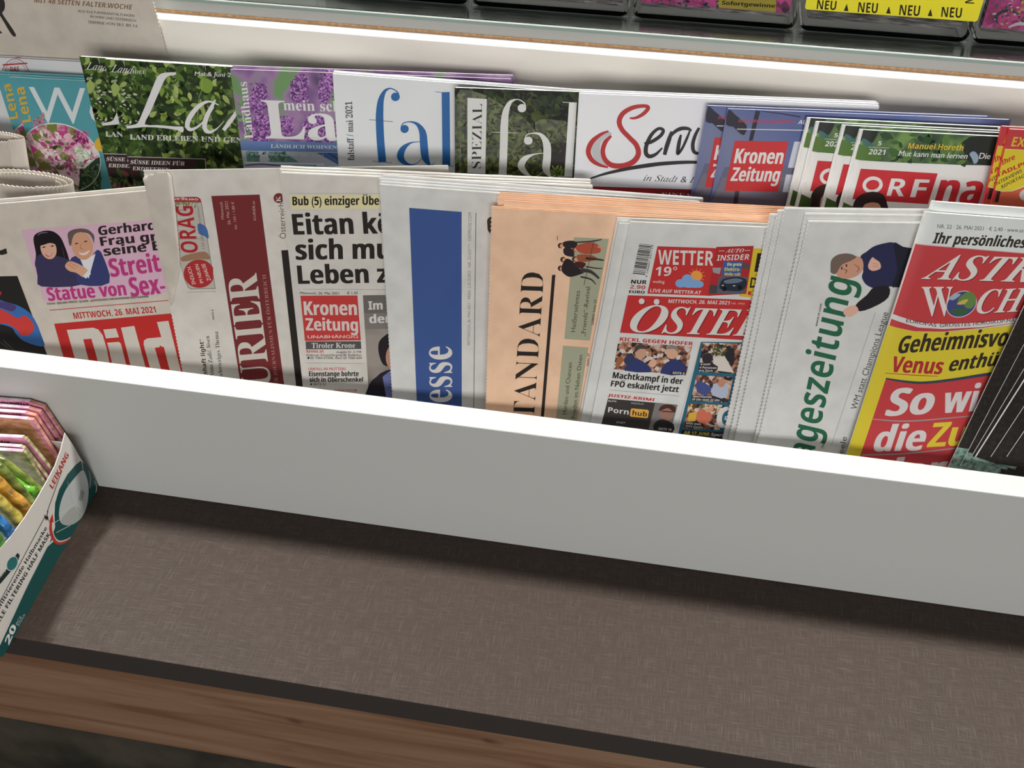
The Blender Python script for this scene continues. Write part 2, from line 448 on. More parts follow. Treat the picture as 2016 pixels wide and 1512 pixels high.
        me = bpy.data.meshes.new(name); bm.to_mesh(me); bm.free()
        for m in mats: me.materials.append(m)
        return link(bpy.data.objects.new(name, me), parent)
    def sheet(s, name, parent, mat, n0, t, x0=0, x1=None, y0=0, y1=None, serL=0, serR=0, serT=0, bulge=True, bs=1.0, dx=6.0, wav=0.0):
        """one paper slab following the page: grid front, walls round it, serrated sides where asked"""
        x1 = s.W if x1 is None else x1; y1 = s.H if y1 is None else y1
        ser = serL or serR
        ny = max(4, int((y1 - y0) / (1.6 if ser else dx * 1.4))); nx = max(4, int((x1 - x0) / (1.6 if serT else (dx * 2 if ser else dx))))
        if not s.bulge or not bulge:
            if not ser: ny = 1
            if not serT: nx = 1
        xs = [x0 + (x1 - x0) * i / nx for i in range(nx + 1)]
        if bulge and hasattr(s, 'cuts'):
            xs = sorted(set([x0, x1] + [c for c in s.cuts if x0 < c < x1])); nx = len(xs) - 1; ny = 6
        V = []; 
        ph = random.uniform(0, 6)
        for k in (0, 1):
            for j in range(ny + 1):
                for i in range(nx + 1):
                    x = xs[i]; y = y0 + (y1 - y0) * j / ny
                    if i == 0 and serL and j % 2: x += serL
                    if i == nx and serR and j % 2: x -= serR
                    if j == 0 and serT and i % 2: y += serT
                    u, v = s.ab(x, y)
                    z = (s.bulge(x, y) * bs if (s.bulge and bulge) else 0) + n0 - k * t
                    if wav: z += wav * math.sin(ph + x * 0.045) * max(0, 1 - y / 60.0)
                    V.append((u, v, z))
        R = (nx + 1) * (ny + 1); Fc = []
        q = lambda i, j, k: k * R + j * (nx + 1) + i
        for j in range(ny):
            for i in range(nx):
                Fc.append((q(i, j, 0), q(i, j + 1, 0), q(i + 1, j + 1, 0), q(i + 1, j, 0)))
                Fc.append((q(i, j, 1), q(i + 1, j, 1), q(i + 1, j + 1, 1), q(i, j + 1, 1)))
        for j in range(ny):
            Fc.append((q(0, j, 0), q(0, j, 1), q(0, j + 1, 1), q(0, j + 1, 0)))
            Fc.append((q(nx, j, 0), q(nx, j + 1, 0), q(nx, j + 1, 1), q(nx, j, 1)))
        for i in range(nx):
            Fc.append((q(i, 0, 0), q(i + 1, 0, 0), q(i + 1, 0, 1), q(i, 0, 1)))
            Fc.append((q(i, ny, 0), q(i, ny, 1), q(i + 1, ny, 1), q(i + 1, ny, 0)))
        o = mesh_obj(name, V, Fc, mat, parent)
        if s.bulge and bulge:
            o.data.polygons.foreach_set('use_smooth', [True] * len(o.data.polygons)); o.data.set_sharp_from_angle(angle=0.6)
        return o
    def root(s, name, label, cat, group=None): return empty(name, s.M, label, cat, group)
    def copy_at(s, root, tl, depth, label=None, group=None):
        """a copy whose top-left corner shows at photo pixel tl (crop frame), standing `depth` mm further back"""
        d = s.world(tl, depth) - s.O
        c = copy_tree(root); c.matrix_world = Matrix.Translation(d * MM) @ root.matrix_world
        if label: c['label'] = label
        if group: c['group'] = group
        return c

# ================================================================== THE RACK
YF, YB, YK, ZT = 441.8, 609.4, 632.4, 132.2
X0, X1 = -900, 700
fl = box('floor', (-3000, -2500, -760), (3000, 1400, -750), noise_mat('dark_stone_floor', [(34, 32, 28), (52, 49, 43), (66, 62, 54)], 9, 8, 0.6, 0.3, stops=[.35, .5, .68], k=1.0), bevel=0)
fl['kind'] = 'structure'
wl = box('wall_back', (-3000, 1400, -750), (3000, 1420, 2600), noise_mat('shop_wall', [(170, 168, 164), (178, 176, 172)], 4, 3, 0.8, 0.1), bevel=0)
wl['kind'] = 'structure'

rack = empty('newspaper_rack', Matrix.Translation(Vector((0, YB, -750)) * MM), 'white laminate stepped newspaper rack with a dark grey lower shelf and oak front', 'rack')
def rbox(name, lo, hi, m, bevel=0.8, **k):
    o = box(name, lo, hi, m, None, bevel, **k); o.parent = rack; o.matrix_parent_inverse = rack.matrix_world.inverted(); return o
RS = rbox('lower_shelf', (X0, YF, -24), (X1, YK + 200, 0), [LINEN, EDGE], 0.5, midx=lambda n: 0 if n.z > 0.6 else 1); RS['label'] = 'dark grey linen textured shelf board'
RO = rbox('fascia', (X0, YF + 2, on_y(0, 1411, YF + 2).z), (X1, YF + 20, -24.2), OAK, 0.4); RO['label'] = 'knotty oak front strip'
rbox('cabinet_body', (X0, YF + 130, -750), (X1, YK + 420, -24.3), noise_mat('dark_mottled_plinth', [(32, 30, 25), (46, 43, 37), (60, 56, 48)], 14, 8, .6, .3, stops=[.35, .5, .68], k=.62), 0.5)
rbox('front_board', (X0, YB, 0.05), (X1, YK, ZT), SHADE_LAM, 1.3)
rbox('newspaper_floor', (X0, YK, 82), (X1, YK + 46, 86), WHITE_LAM, 0.3)
T13 = math.tan(math.radians(13.0))
dv = []
for z in (86.5, 205.0):
    for dy in (0, 3.6): dv.append((YK + 58 + (z - 132) * T13 + dy, z))
V = [(x, y, z) for x in (X0, X1) for y, z in (dv[0], dv[1], dv[3], dv[2])]
o = mesh_obj('divider_board', V, [(0, 1, 2, 3), (7, 6, 5, 4), (0, 4, 5, 1), (1, 5, 6, 2), (2, 6, 7, 3), (3, 7, 4, 0)], WHITE_LAM); o.parent = rack; o.matrix_parent_inverse = rack.matrix_world.inverted()
rbox('magazine_floor', (X0, YK + 54.5, 92), (X1, YK + 164, 100), WHITE_LAM, 0.3)
YR = YK + 164.0
ZR = on_y(1100, 99.5, YR).z
YM = on_z(1100, 85.3, ZR).y
rbox('back_board', (X0, YR, 0.05), (X1, YM + 3, ZR), WHITE_LAM, 1.1)
ZB = on_y(1100, 80.0, YM).z
ZG = on_y(1100, 60.4, YM + .3).z
RM = rbox('fibreboard_strip', (X0, YM, ZR), (X1, YM + 3.5, ZB), MDF, 0.1); RM['label'] = 'raw brown fibreboard edge'
RA = rbox('riser_panel', (X0, YM + .3, ZB), (X1, YM + 3.3, ZG), ALU, 0.15); RA['label'] = 'grey metal riser strip'
RD = rbox('display_base', (X0, YM + 3.5, 100), (X1, YR + 330, ZG - 1), noise_mat('dark_streaked_laminate', [(96, 99, 93), (122, 123, 116), (142, 140, 132)], 6, 6, 0.35, 0.4, stretch=(1, 9, 1), stops=[.35, .5, .7], k=1.0), 0.4)
RD['label'] = 'dark grey streaked display base'
glass = box('glass_shelf', (X0, YM + .3, ZG), (X1, YR + 330, ZG + 4.2), GLASS, bevel=0.2)
GE = box('ground_edge', (X0, YM - .05, ZG + .1), (X1, YM + .28, ZG + 2.6), base_mat('green_glass_edge', (112, 128, 124), .3, .5, k=.75), glass, bevel=0.05)
GE2 = box('bevel_highlight', (X0, YM - .02, ZG + 2.6), (X1, YM + .29, ZG + 3.7), base_mat('painted_bevel_highlight', (214, 222, 218), .2, .6, k=.8), glass, bevel=0.05)  # pale strip paints the highlight along the top of the glass edge
tag(glass, 'greenish edged glass plate under the clear plastic ticket trays', 'glass plate')
ZTOP = ZG + 4.2

# ================================================================== NEWSPAPERS
Ink = dict(black=(44, 40, 38), white=(206, 203, 199), red=(178, 46, 44), pink=(176, 56, 120), maroon=(112, 46, 48), green=(44, 98, 72))
K_ = Ink['black']; W_ = Ink['white']; R_ = Ink['red']
YAW, LEAN = 7.0, 13.0; TL = math.tan(math.radians(13.0))
def news_plane(xpx, gap, yaw=7.0):
    y = 685.6 + .1254 * xpx
    return Face(on_y(xpx, y, YK + gap), yaw, LEAN)
def gentle(a=0.5, ph=0.0, top=0.0, left=0.0):
    def f(x, y):
        z = a * math.sin(x * 0.02 + ph) * math.sin(y * 0.011 + ph * 1.7) + a * .5 * math.sin(x * 0.006 + y * 0.014 + ph * 2)
        if top: z -= .3 * top * math.exp(-(y / 5.0) ** 2) 
        if left: z -= left * math.exp(-(x / 4.0) ** 2)
        return z
    return f
def newspaper(f, name, label, cat='newspaper', group=None, face=NEWS, leaf=LEAF, n=3, pitch=0.55, serL=0, serR=0, serT=0, jit=1.0, x1=None):
    r = f.root(name, label, cat, group)
    f.sheet('front_page', r, face, 0, 0.3, serL=serL, serR=serR, serT=serT, x1=x1)
    for k in range(1, n + 1):
        f.sheet('inner_page', r, face if serL else leaf, -k * pitch, pitch * .82, x0=random.uniform(0, jit), y0=random.uniform(-jit, jit), x1=f.W - random.uniform(0, jit), serL=serL, serR=serR, dx=12, wav=0.12)
    f.print_obj(r)
    return r

# --- far left: newspaper with dark poster picture ------------------
f = news_plane(0, 27, 2.0); f.crop(0, 350, 4.032)
f.bulge = gentle(.5, 3)
f.page((-480, 215), (0, 240), (-250, 1300), 135, 5)
f.poly([(-420, 790), (140, 778), (400, 1470), (-300, 1500)], (38, 36, 36))
f.poly([(-60, 970), (60, 988), (160, 1020), (250, 1085), (320, 1215), (352, 1335), (200, 1300), (130, 1240), (95, 1190), (0, 1160), (-60, 1150)], (58, 104, 168), 4)
f.poly([(-60, 985), (40, 985), (130, 1015), (100, 1060), (0, 1030), (-60, 1030)], (72, 62, 112), 3)
f.poly([(-40, 1035), (60, 1065), (140, 1112), (200, 1092), (262, 1150), (272, 1200), (235, 1245), (170, 1250), (135, 1205), (60, 1160), (-40, 1140)], (192, 62, 60), 4)
f.poly([(-30, 880), (12, 905), (14, 925), (-30, 940)], (160, 50, 60))
f.stroke([(20, 1280, 3), (60, 1320, 7), (110, 1365, 4)], (80, 78, 74))
f.stroke([(-20, 1290, 3), (40, 1330, 6), (95, 1385, 3)], (76, 74, 70))
f.poly([(-60, 555), (10, 575), (40, 562), (52, 560), (60, 600), (20, 612), (-60, 600)], K_)
N_DARK = newspaper(f, 'folded_newspaper', 'folded newspaper with black picture of blue and red shapes, leftmost in front row', face=NEWS_WARM, n=3)

# --- rolled newspapers ----------------------------------------------
def roll(cx, cy, rx, ry, ztop, label, turns, ph, back, zb=86.5, zr=132.0):
    """a newspaper rolled into a flattened tube, squeezed flat in the slot and flaring open at its top"""
    per = 120; n = int(turns * per); V = []; Fc = []
    t = 0.8
    lev = [(0, .42, 0), (180 - zb, .5, 0), (215 - zb, .62, back * .4), (ztop - 45 - zb, .9, back * .9), (ztop - 6 - zb, 1.0, back), (ztop - zb, 1.0, back)]; nl = len(lev)
    for i in range(n + 1):
        a = ph + 2 * math.pi * i / per; k = 1 - 0.12 * (i / per)
        for d in (0, t):
            for q, (z, sc, dy) in enumerate(lev):
                x = (rx * k - d) * math.cos(a); y = (max(ry * sc * k, 1.5 + (1 - i / n) * 2.5) - d * sc) * math.sin(a) + dy + (z + zb - zr) * T13
                if q == nl - 1: z += (1.1 if i % 2 else 0) - 1.8 * (i / per) + 1.2 * math.sin(a)
                if q == nl - 2: z += -1.8 * (i / per) + 1.2 * math.sin(a)
                V.append((x, y, z))
    w_ = 2 * nl
    for i in range(n):
        a = i * w_; b = a + w_
        for q in range(nl - 1):
            Fc += [(a + q, b + q, b + q + 1, a + q + 1), (a + nl + q, a + nl + q + 1, b + nl + q + 1, b + nl + q)]
        Fc += [(a + nl - 1, b + nl - 1, b + 2 * nl - 1, a + 2 * nl - 1), (a, a + nl, b + nl, b)]
    m = Matrix.Translation(Vector((cx, cy, zb)) * MM)
    r = empty('rolled_newspaper', m, label, 'newspaper', None)
    mesh_obj('rolled_pages', V, Fc, NEWS_WARM, r, smooth=False)
    return r
c1 = on_y(50, 344, YK + 52 + 33); roll(c1.x, YK + 50.5, 47, 12, c1.z, 'rolled newspaper with open oval top, nearer of the two rolls at the left', 2.3, -1.2, 1)
c2 = on_y(-14, 258, YK + 77 + 36); roll(c2.x, YK + 109.5, 34, 6.5, c2.z, 'rolled newspaper with open oval top, farther of the two rolls at the left', 2.2, -0.9, 1.5, 100.5, 300.0)

# --- red-logo tabloid ------------------------------------------------
f = news_plane(95, 17); f.crop(0, 350, 4.032)
f.bulge = gentle(.7, 1.1, top=1.0)
f.page((-50, 212), (1160, 108), (380, 1395), 232, 5)
PK = (204, 168, 188)
f.poly([(172, 412), (1290, 330), (1420, 905), (355, 985)], PK)
f.ell((395, 560), 105, 130, (30, 26, 30), -18)
f.poly([(270, 470), (330, 424), (412, 420), (475, 460), (512, 530), (548, 640), (540, 700), (300, 720), (288, 600)], (30, 26, 32), 5)
f.poly([(286, 640), (360, 600), (540, 645), (600, 700), (660, 845), (332, 862), (300, 780)], (58, 54, 86), 3)
f.stroke([(300, 455, 4), (330, 436, 9), (380, 432, 5)], (110, 98, 104)); f.stroke([(492, 540, 3), (512, 620, 6), (520, 670, 3)], (70, 58, 62))
f.ell((388, 562), 62, 84, (206, 164, 142), -16)
f.poly([(288, 520), (330, 470), (440, 465), (470, 530), (400, 515), (330, 535)], (30, 26, 30), 4)
f.ell((352, 548), 13, 5, (50, 36, 34), -12); f.ell((418, 540), 13, 5, (50, 36, 34), -12)
f.poly([(358, 603), (390, 610), (424, 596), (400, 622), (376, 624)], (196, 96, 96), 3); f.poly([(366, 606), (392, 611), (416, 602), (396, 616)], (232, 224, 218))
f.poly([(560, 650), (620, 618), (700, 660), (770, 572), (820, 625), (868, 835), (640, 848), (600, 750)], (56, 62, 110), 3)
f.poly([(630, 625), (705, 800), (760, 600), (730, 620)], (214, 214, 220))
f.poly([(540, 440), (600, 405), (690, 410), (745, 450), (745, 500), (700, 440), (600, 440), (560, 520)], (92, 84, 80), 4)
f.ell((655, 540), 84, 112, (200, 150, 122), -14)
f.poly([(545, 500), (560, 430), (620, 402), (700, 410), (742, 455), (748, 520), (715, 445), (640, 425), (585, 460), (565, 540)], (96, 86, 80), 3)
f.ell((610, 520), 14, 5, (70, 48, 40), -14); f.ell((682, 504), 14, 5, (70, 48, 40), -14)
f.poly([(628, 590), (665, 596), (715, 572), (690, 606), (650, 612)], (224, 206, 196), 3)
f.stroke([(648, 520, 3), (640, 555, 6), (662, 566, 5)], (170, 112, 88))
f.poly([(520, 690), (560, 660), (650, 695), (705, 745), (668, 790), (610, 755), (560, 742), (528, 720)], (206, 158, 130), 4)
f.line((540, 684), (600, 722), 3, (150, 104, 84)); f.line((552, 670), (622, 706), 3, (150, 104, 84))
f.poly([(660, 780), (700, 735), (724, 760), (684, 800)], (214, 214, 220))
f.text('Gerhard', (785, 457), (1232, 412), (775, 385), K_, 'h'); f.text('Frau gr', (802, 541), (1245, 500), (789, 470), K_, 'h'); f.text('seine E', (828, 620), (1268, 574), (815, 548), K_, 'h')
P_ = Ink['pink']
f.text('Streit', (882, 788), (1276, 744), (852, 645), P_, 'h'); f.text('Statue von', (387, 978), (1003, 932), (362, 872), P_, 'h'); f.text('Sex-', (1042, 945), (1312, 916), (1012, 795), P_, 'h')
f.text('Fotos: SJELSKI-PRESS; Quelle: @SOYEONSCHROEDERKIM/INSTAGRAM', (378, 1008), (1178, 950), (376, 992), K_, 'b')
f.line((395, 1052), (1340, 974), 5, R_)
f.text('MITTWOCH, 26. MAI 2021', (590, 1120), (1240, 1070), (577, 1072), R_, 'b')
f.poly([(430, 1160), (1360, 1078), (1500, 1640), (585, 1720)], R_)
W2 = (196, 190, 182)
f.poly([(530, 1208), (740, 1190), (780, 1205), (815, 1250), (850, 1370), (890, 1600), (650, 1640)], W2, 0, holes=[[(660, 1283), (725, 1278), (760, 1400), (800, 1560), (735, 1570), (700, 1440)]])
f.poly([(820, 1205), (920, 1196), (944, 1266), (840, 1276)], W2)
f.poly([(850, 1310), (955, 1302), (1030, 1600), (920, 1610)], W2)
f.poly([(960, 1190), (1066, 1176), (1180, 1600), (1065, 1610)], W2)
f.poly([(1245, 1146), (1336, 1136), (1450, 1590), (1215, 1600), (1140, 1330), (1142, 1292), (1168, 1276), (1280, 1265)], W2, 0, holes=[[(1228, 1350), (1300, 1342), (1350, 1540), (1285, 1546)]])
BILD = newspaper(f, 'folded_newspaper', 'tabloid with photo of smiling couple on pink and big red masthead box', face=NEWS_WARM, n=3)
f.copy_at(BILD, (-60, 180), 2.9, 'second copy just behind the tabloid with couple photo on pink')

# --- maroon band paper (sideways) with folded-over corner ------------
f = news_plane(357, 14); f.crop(280, 320, 3.15)
f.bulge = gentle(.6, 2.2, top=.8)
f.page((2, 52), (860, 38), (245, 1285), 233, 5)
MR = Ink['maroon']
f.poly([(428, 208), (728, 198), (905, 1560), (640, 1560)], MR)
f.text('KURIER', (822, 1545), (708, 683), (650, 1560), W2, 'e')
f.text('UNABHÄNGIGER JOURNALISMUS FÜR ÖSTERREICH', (872, 1608), (767, 693), (852, 1610), (172, 130, 124), 'l')
LT = (186, 152, 146)
f.text('Mittwoch', (508, 352), (497, 245), (490, 352), LT, 's'); f.text('26. Mai 2021', (549, 385), (529, 240), (531, 387), LT, 's'); f.text('Nr. 143 / 1,80 €', (590, 412), (568, 243), (574, 413), LT, 's'); f.text('KURIER.at', (707, 357), (697, 237), (691, 357), LT, 's')
f.text('Österreich', (893, 470), (880, 250), (855, 472), (96, 92, 90), 's')
f.ell((848, 220), 33, 31, MR); f.text('K', (860, 243), (857, 207), (833, 243), W2, 'e')
f.poly([(863, 543), (907, 541), (1000, 1400), (957, 1400)], (44, 40, 38))
f.poly([(940, 868), (972, 868), (980, 962), (948, 966), (948, 945), (962, 945), (960, 925), (944, 925)], K_)
f.text('Begründungshaft light“', (430, 1545), (378, 1095), (405, 1545), K_, 'b'); f.text('Alma Zadić lösen', (447, 1325), (415, 1075), (422, 1327), K_, 'l'); f.text('schwieriges Thema', (500, 1330), (470, 1048), (475, 1332), K_, 'l'); f.text('SEITE 8', (447, 975), (440, 912), (437, 976), K_, 'b')
CARD = (178, 172, 164)
f.poly([(120, 215), (338, 213), (360, 224), (368, 250), (455, 783), (300, 787), (282, 775), (265, 740)], (120, 112, 106))
f.poly([(120, 219), (336, 216), (357, 227), (364, 250), (451, 779), (301, 783), (285, 772), (268, 740)], CARD)
f.poly([(345, 380), (395, 400), (412, 470), (382, 455), (350, 440)], (70, 104, 160), 3)
f.poly([(245, 585), (330, 560), (395, 555), (420, 600), (350, 600), (250, 615)], (150, 116, 92), 3)
for i in range(9): f.line((200 + i * 3, 300 + i * 22), (250 + i * 16, 296 + i * 22), 5, random.choice([(150, 146, 140), (120, 118, 116), (196, 192, 188)]))
f.leaves(26, [(200, 240), (350, 240), (350, 275), (205, 275)], (1.2, 2.6), [(84, 116, 70), (120, 150, 96)], .3)
f.poly([(120, 216), (336, 214), (358, 225), (366, 248), (120, 246)], (160, 56, 56))
f.text('oerag.at', (345, 224), (196, 220), (347, 241), (216, 208, 202), 'm')
f.text('ÖRAG', (347, 560), (311, 270), (243, 560), (168, 40, 48), 'b')
f.text('150 Jahre Immobilien', (388, 535), (350, 272), (372, 536), (90, 88, 88), 't')
f.poly([(352 + 96 * math.cos(t * .2094), 690 + 88 * math.sin(t * .2094)) for t in range(30) if 352 + 96 * math.cos(t * .2094) < 440], (166, 50, 52))
LW = (222, 208, 200)
f.text('ENDLICH', (331, 753), (300, 648), (309, 756), LW, 's'); f.text('IM NEUEN', (379, 747), (346, 630), (359, 750), LW, 's'); f.text('ZUHAUSE', (427, 731), (388, 627), (404, 735), LW, 's')
f.line((280, 805), (456, 799), 2, (130, 126, 122))
KUR = newspaper(f, 'folded_newspaper', 'broadsheet with vertical maroon masthead band and a curled-over top left corner', face=NEWS, n=3, serL=.7)
# the turned-over corner flap, lifted off the page and curled
def flap(f, root, outline, lift, mat, name='corner_flap'):
    pts = catmull(outline, 5, True); uvs = [f.uv(p) for p in pts]
    tri = tessellate_polygon([[Vector((*p, 0)) for p in uvs]])
    bm = bmesh.new()
    bv = [bm.verts.new((*p, 0)) for p in uvs]
    for t in tri:
        try: bm.faces.new([bv[i] for i in t])
        except ValueError: pass
    xs = [p[0] for p in uvs]; ys = [p[1] for p in uvs]
    for ax, (lo, hi) in enumerate(((min(xs), max(xs)), (min(ys), max(ys)))):
        k = lo + 5
        while k < hi:
            po = [0, 0, 0]; no = [0, 0, 0]; po[ax] = k; no[ax] = 1
            bmesh.ops.bisect_plane(bm, geom=bm.verts[:] + bm.edges[:] + bm.faces[:], plane_co=po, plane_no=no, dist=1e-5); k += 5
    for v in bm.verts:
        s_, t_ = f.st(v.co.x, v.co.y)
        v.co.z = f.n_at(v.co.x, v.co.y) + lift(s_, t_)
    bmesh.ops.recalc_face_normals(bm, faces=bm.faces)
    ext = bmesh.ops.solidify(bm, geom=bm.faces[:], thickness=0.12)
    for v in bm.verts: v.co *= MM
    me = bpy.data.meshes.new(name); bm.to_mesh(me); bm.free(); me.materials.append(mat)
    for p in me.polygons: p.use_smooth = True
    return link(bpy.data.objects.new(name, me), root)
o = flap(f, KUR, [(6, 96), (60, 72), (150, 55), (182, 78), (190, 120), (212, 300), (236, 600), (222, 720), (182, 888), (150, 780), (100, 560), (62, 380), (22, 170)], lambda s_, t_: 0.5 + 2.2 * min(1, max(0, s_ - 1) / 22.0) * (0.5 + .5 * math.sin(t_ * .035)), NEWS_WARM)
o['label'] = 'blank turned-over page corner'

# --- bold headline tabloid ------------------------------------------
f = news_plane(597, 12.5); f.crop(280, 320, 3.15)
f.bulge = gentle(.5, 4.0, top=.8, left=.6)
f.page((858, 66), (1462, 92), (1000, 1400), 231, 5)
f.poly([(915, 200), (1560, 200), (1575, 285), (922, 290)], (214, 206, 162))
f.line((912, 192), (1550, 192), 1.2, (120, 116, 112))
f.text('Bub (5) einziger Über', (932, 265), (1492, 262), (930, 212), K_, 'h')
f.text('Eitan kö', (938, 448), (1545, 440), (925, 320), K_, 'h'); f.text('sich mu', (952, 604), (1535, 596), (946, 482), K_, 'h'); f.text('Leben z', (967, 754), (1522, 746), (957, 640), K_, 'h')
f.line((967, 787), (1560, 790), 1.5, (120, 116, 112))
f.text('Mittwoch, 26. Mai 2021', (978, 818), (1220, 820), (978, 803), K_, 'm'); f.text('€ 1,50', (1270, 818), (1335, 818), (1270, 803), K_, 'm')
KR = (186, 62, 60)
f.poly([(980, 827), (1334, 826), (1355, 1104), (1008, 1108)], KR)
f.text('Kronen', (1004, 947), (1328, 947), (998, 862), (208, 196, 192), 'h'); f.text('Zeitung', (1015, 1042), (1335, 1046), (1010, 966), (208, 196, 192), 'h'); f.text('UNABHÄNGIG', (1025, 1092), (1337, 1090), (1025, 1073), (216, 200, 196), 'm')
f.poly([(1012, 1111), (1355, 1110), (1358, 1158), (1015, 1160)], (82, 80, 80)); f.text('Tiroler Krone', (1050, 1152), (1320, 1150), (1050, 1120), W_, 'e')
f.text('krone.at', (1018, 1180), (1125, 1180), (1016, 1160), KR, 'e'); f.text('Ausgabe Nr. 21.948', (1203, 1184), (1358, 1182), (1203, 1171), K_, 's')
f.text('Innsbruck, Schusterbergweg 86, Redaktion:', (1018, 1202), (1360, 1202), (1018, 1188), K_, 's'); f.text('05 7060-57040, Abo: 05 7060-600', (1042, 1220), (1362, 1220), (1042, 1206), K_, 's'); f.ell((1030, 1213), 7, 7, K_)
f.line((1020, 1245), (1365, 1248), 1.5, (130, 126, 122))
f.text('UNFALL IN MUTTERS', (1030, 1290), (1262, 1290), (1030, 1273), KR, 'm'); f.text('Eisenstange bohrte', (1033, 1327), (1340, 1326), (1033, 1297), K_, 'h'); f.text('sich in Oberschenkel', (1037, 1362), (1367, 1361), (1037, 1334), K_, 'h')
f.ell((1047, 1377), 6, 6, K_); f.text('SEITE 23', (1060, 1383), (1138, 1383), (1060, 1370), K_, 's'); f.text('STRATEGIE', (1190, 1424), (1333, 1422), (1190, 1410), KR, 'm')
f.poly([(1368, 825), (1680, 820), (1700, 1500), (1408, 1500)], BW)
f.poly([(1368, 825), (1680, 820), (1684, 930), (1374, 935)], (104, 100, 96)); f.poly([(1374, 935), (1684, 930), (1686, 1030), (1380, 1035)], (122, 116, 112))
f.text('Im', (1402, 914), (1488, 912), (1400, 862), W_, 'h'); f.text('den', (1408, 998), (1550, 994), (1405, 945), W_, 'h')
f.poly([(1540, 1060), (1500, 1078), (1468, 1115), (1464, 1170), (1482, 1235), (1508, 1262), (1560, 1260), (1620, 1180), (1600, 1080)], (40, 36, 40), 4)
f.ell((1560, 1210), 50, 80, (186, 138, 118)); f.poly([(1405, 1382), (1450, 1332), (1510, 1292), (1640, 1290), (1690, 1500), (1400, 1500)], (40, 36, 44), 2); f.poly([(1490, 1330), (1540, 1290), (1560, 1500), (1520, 1500)], (104, 112, 160))
KRO = newspaper(f, 'folded_newspaper', 'tabloid with huge black three-line headline over a small red masthead box', face=NEWS, n=3)
for k, p in enumerate([(850, 48), (856, 30)]):
    f.copy_at(KRO, p, 2.8 * (k + 1), ['middle copy behind the tabloid with huge black headline', 'rearmost copy behind the tabloid with huge black headline'][k])

# --- blue banner broadsheet -----------------------------------------
f = news_plane(771, 12.5); f.crop(700, 330, 3.024)
f.bulge = gentle(.45, .6, top=.7)
f.page((140, 100), (840, 152), (217, 1365), 236, 5)
BL = (62, 86, 142)
f.poly([(320, 238), (632, 262), (632, 1620), (372, 1600)], BL)
f.text('resse', (572, 1478), (572, 1062), (385, 1480), W_, 'e')
f.text('MITTWOCH, 26. MAI 2021 · PREIS: 2,20 EURO · NR. 22.632*** · DIEPRESSE.COM', (683, 1055), (690, 265), (666, 1055), (104, 102, 100), 't')
f.line((717, 268), (702, 1560), 3.2, (60, 58, 58))
f.poly([(790, 300), (850, 290), (850, 400), (795, 385), (785, 340)], (60, 58, 58), 3)
PRE = newspaper(f, 'folded_newspaper', 'broadsheet with tall blue banner and large white serif letters', face=NEWS_COOL, n=2, serL=.8, pitch=.5)
for k, p in enumerate([(146, 82), (136, 64), (158, 44)]):
    f.copy_at(PRE, p, 2.0 * (k + 1), ['first copy behind the broadsheet with tall blue banner', 'second copy behind the broadsheet with tall blue banner', 'rearmost copy behind the broadsheet with tall blue banner'][k])

# --- salmon broadsheet -----------------------------------------------
f = news_plane(956, 10.5); f.crop(700, 330, 3.024)
f.bulge = gentle(.5, 5.2, top=.8)
f.page((806, 240), (1545, 278), (772, 1440), 236, 5)
f.text('STANDARD', (1058, 1580), (1125, 627), (933, 1575), K_, 'l'); 
f.poly([(1170, 640), (1190, 638), (1112, 1600), (1094, 1598)], (46, 40, 38))
for k in range(3): f.ell((1202, 412 + k * 9), 3, 3, K_)
GG = (158, 160, 138)
f.poly([(1300, 415), (1508, 425), (1395, 1030), (1243, 1020)], GG)
f.poly([(1235, 1060), (1385, 1072), (1300, 1600), (1185, 1590)], GG)
people = [((1215, 465), (60, 40, 40)), ((1230, 548), (60, 42, 40)), ((1215, 600), (56, 40, 38)), ((1300, 488), (120, 70, 50)), ((1300, 545), (70, 40, 34)), ((1290, 620), (90, 56, 44))]
for (cx, cy), h in people:
    f.ell((cx + 6, cy), 17, 16, h); f.ell((cx + 12, cy + 2), 11, 12, (206, 150, 122))
f.poly([(1235, 445), (1290, 435), (1320, 450), (1310, 475), (1250, 480)], (46, 42, 46), 3)
f.poly([(1315, 465), (1400, 445), (1450, 465), (1455, 505), (1380, 515), (1325, 500)], (168, 78, 58), 3)
f.poly([(1240, 480), (1290, 485), (1300, 530), (1245, 520)], (50, 42, 44), 3); f.poly([(1250, 545), (1290, 555), (1330, 600), (1370, 620), (1290, 650), (1250, 640), (1225, 605)], (44, 38, 42), 3)
f.poly([(1320, 520), (1400, 520), (1440, 545), (1380, 560), (1330, 560)], (150, 84, 60), 3); f.poly([(1310, 560), (1370, 570), (1350, 600), (1310, 590)], (70, 40, 36), 3)
f.stroke([(1310, 445, 8), (1400, 440, 8), (1465, 428, 6)], (52, 46, 48)); f.stroke([(1440, 470, 9), (1470, 480, 8), (1485, 490, 6)], (196, 140, 112)); f.stroke([(1370, 540, 16), (1430, 545, 12), (1478, 552, 8)], (56, 48, 50)); f.stroke([(1340, 610, 26), (1400, 620, 20), (1450, 660, 12)], (64, 56, 62)); f.stroke([(1370, 590, 8), (1440, 600, 7), (1470, 600, 5)], (60, 50, 50)); f.stroke([(1340, 650, 10), (1400, 665, 9), (1430, 695, 5)], (60, 50, 50)); f.stroke([(1420, 430, 3), (1360, 700, 3)], (60, 56, 54), 1)
f.text('Heißersehntes', (1308, 978), (1337, 733), (1281, 979), (70, 66, 56), 's'); f.text('„Friends“-Revival', (1368, 1004), (1397, 710), (1342, 1005), (60, 56, 48), 's'); f.text('LEBEN Seite 23', (1417, 935), (1435, 788), (1403, 935), K_, 'm')
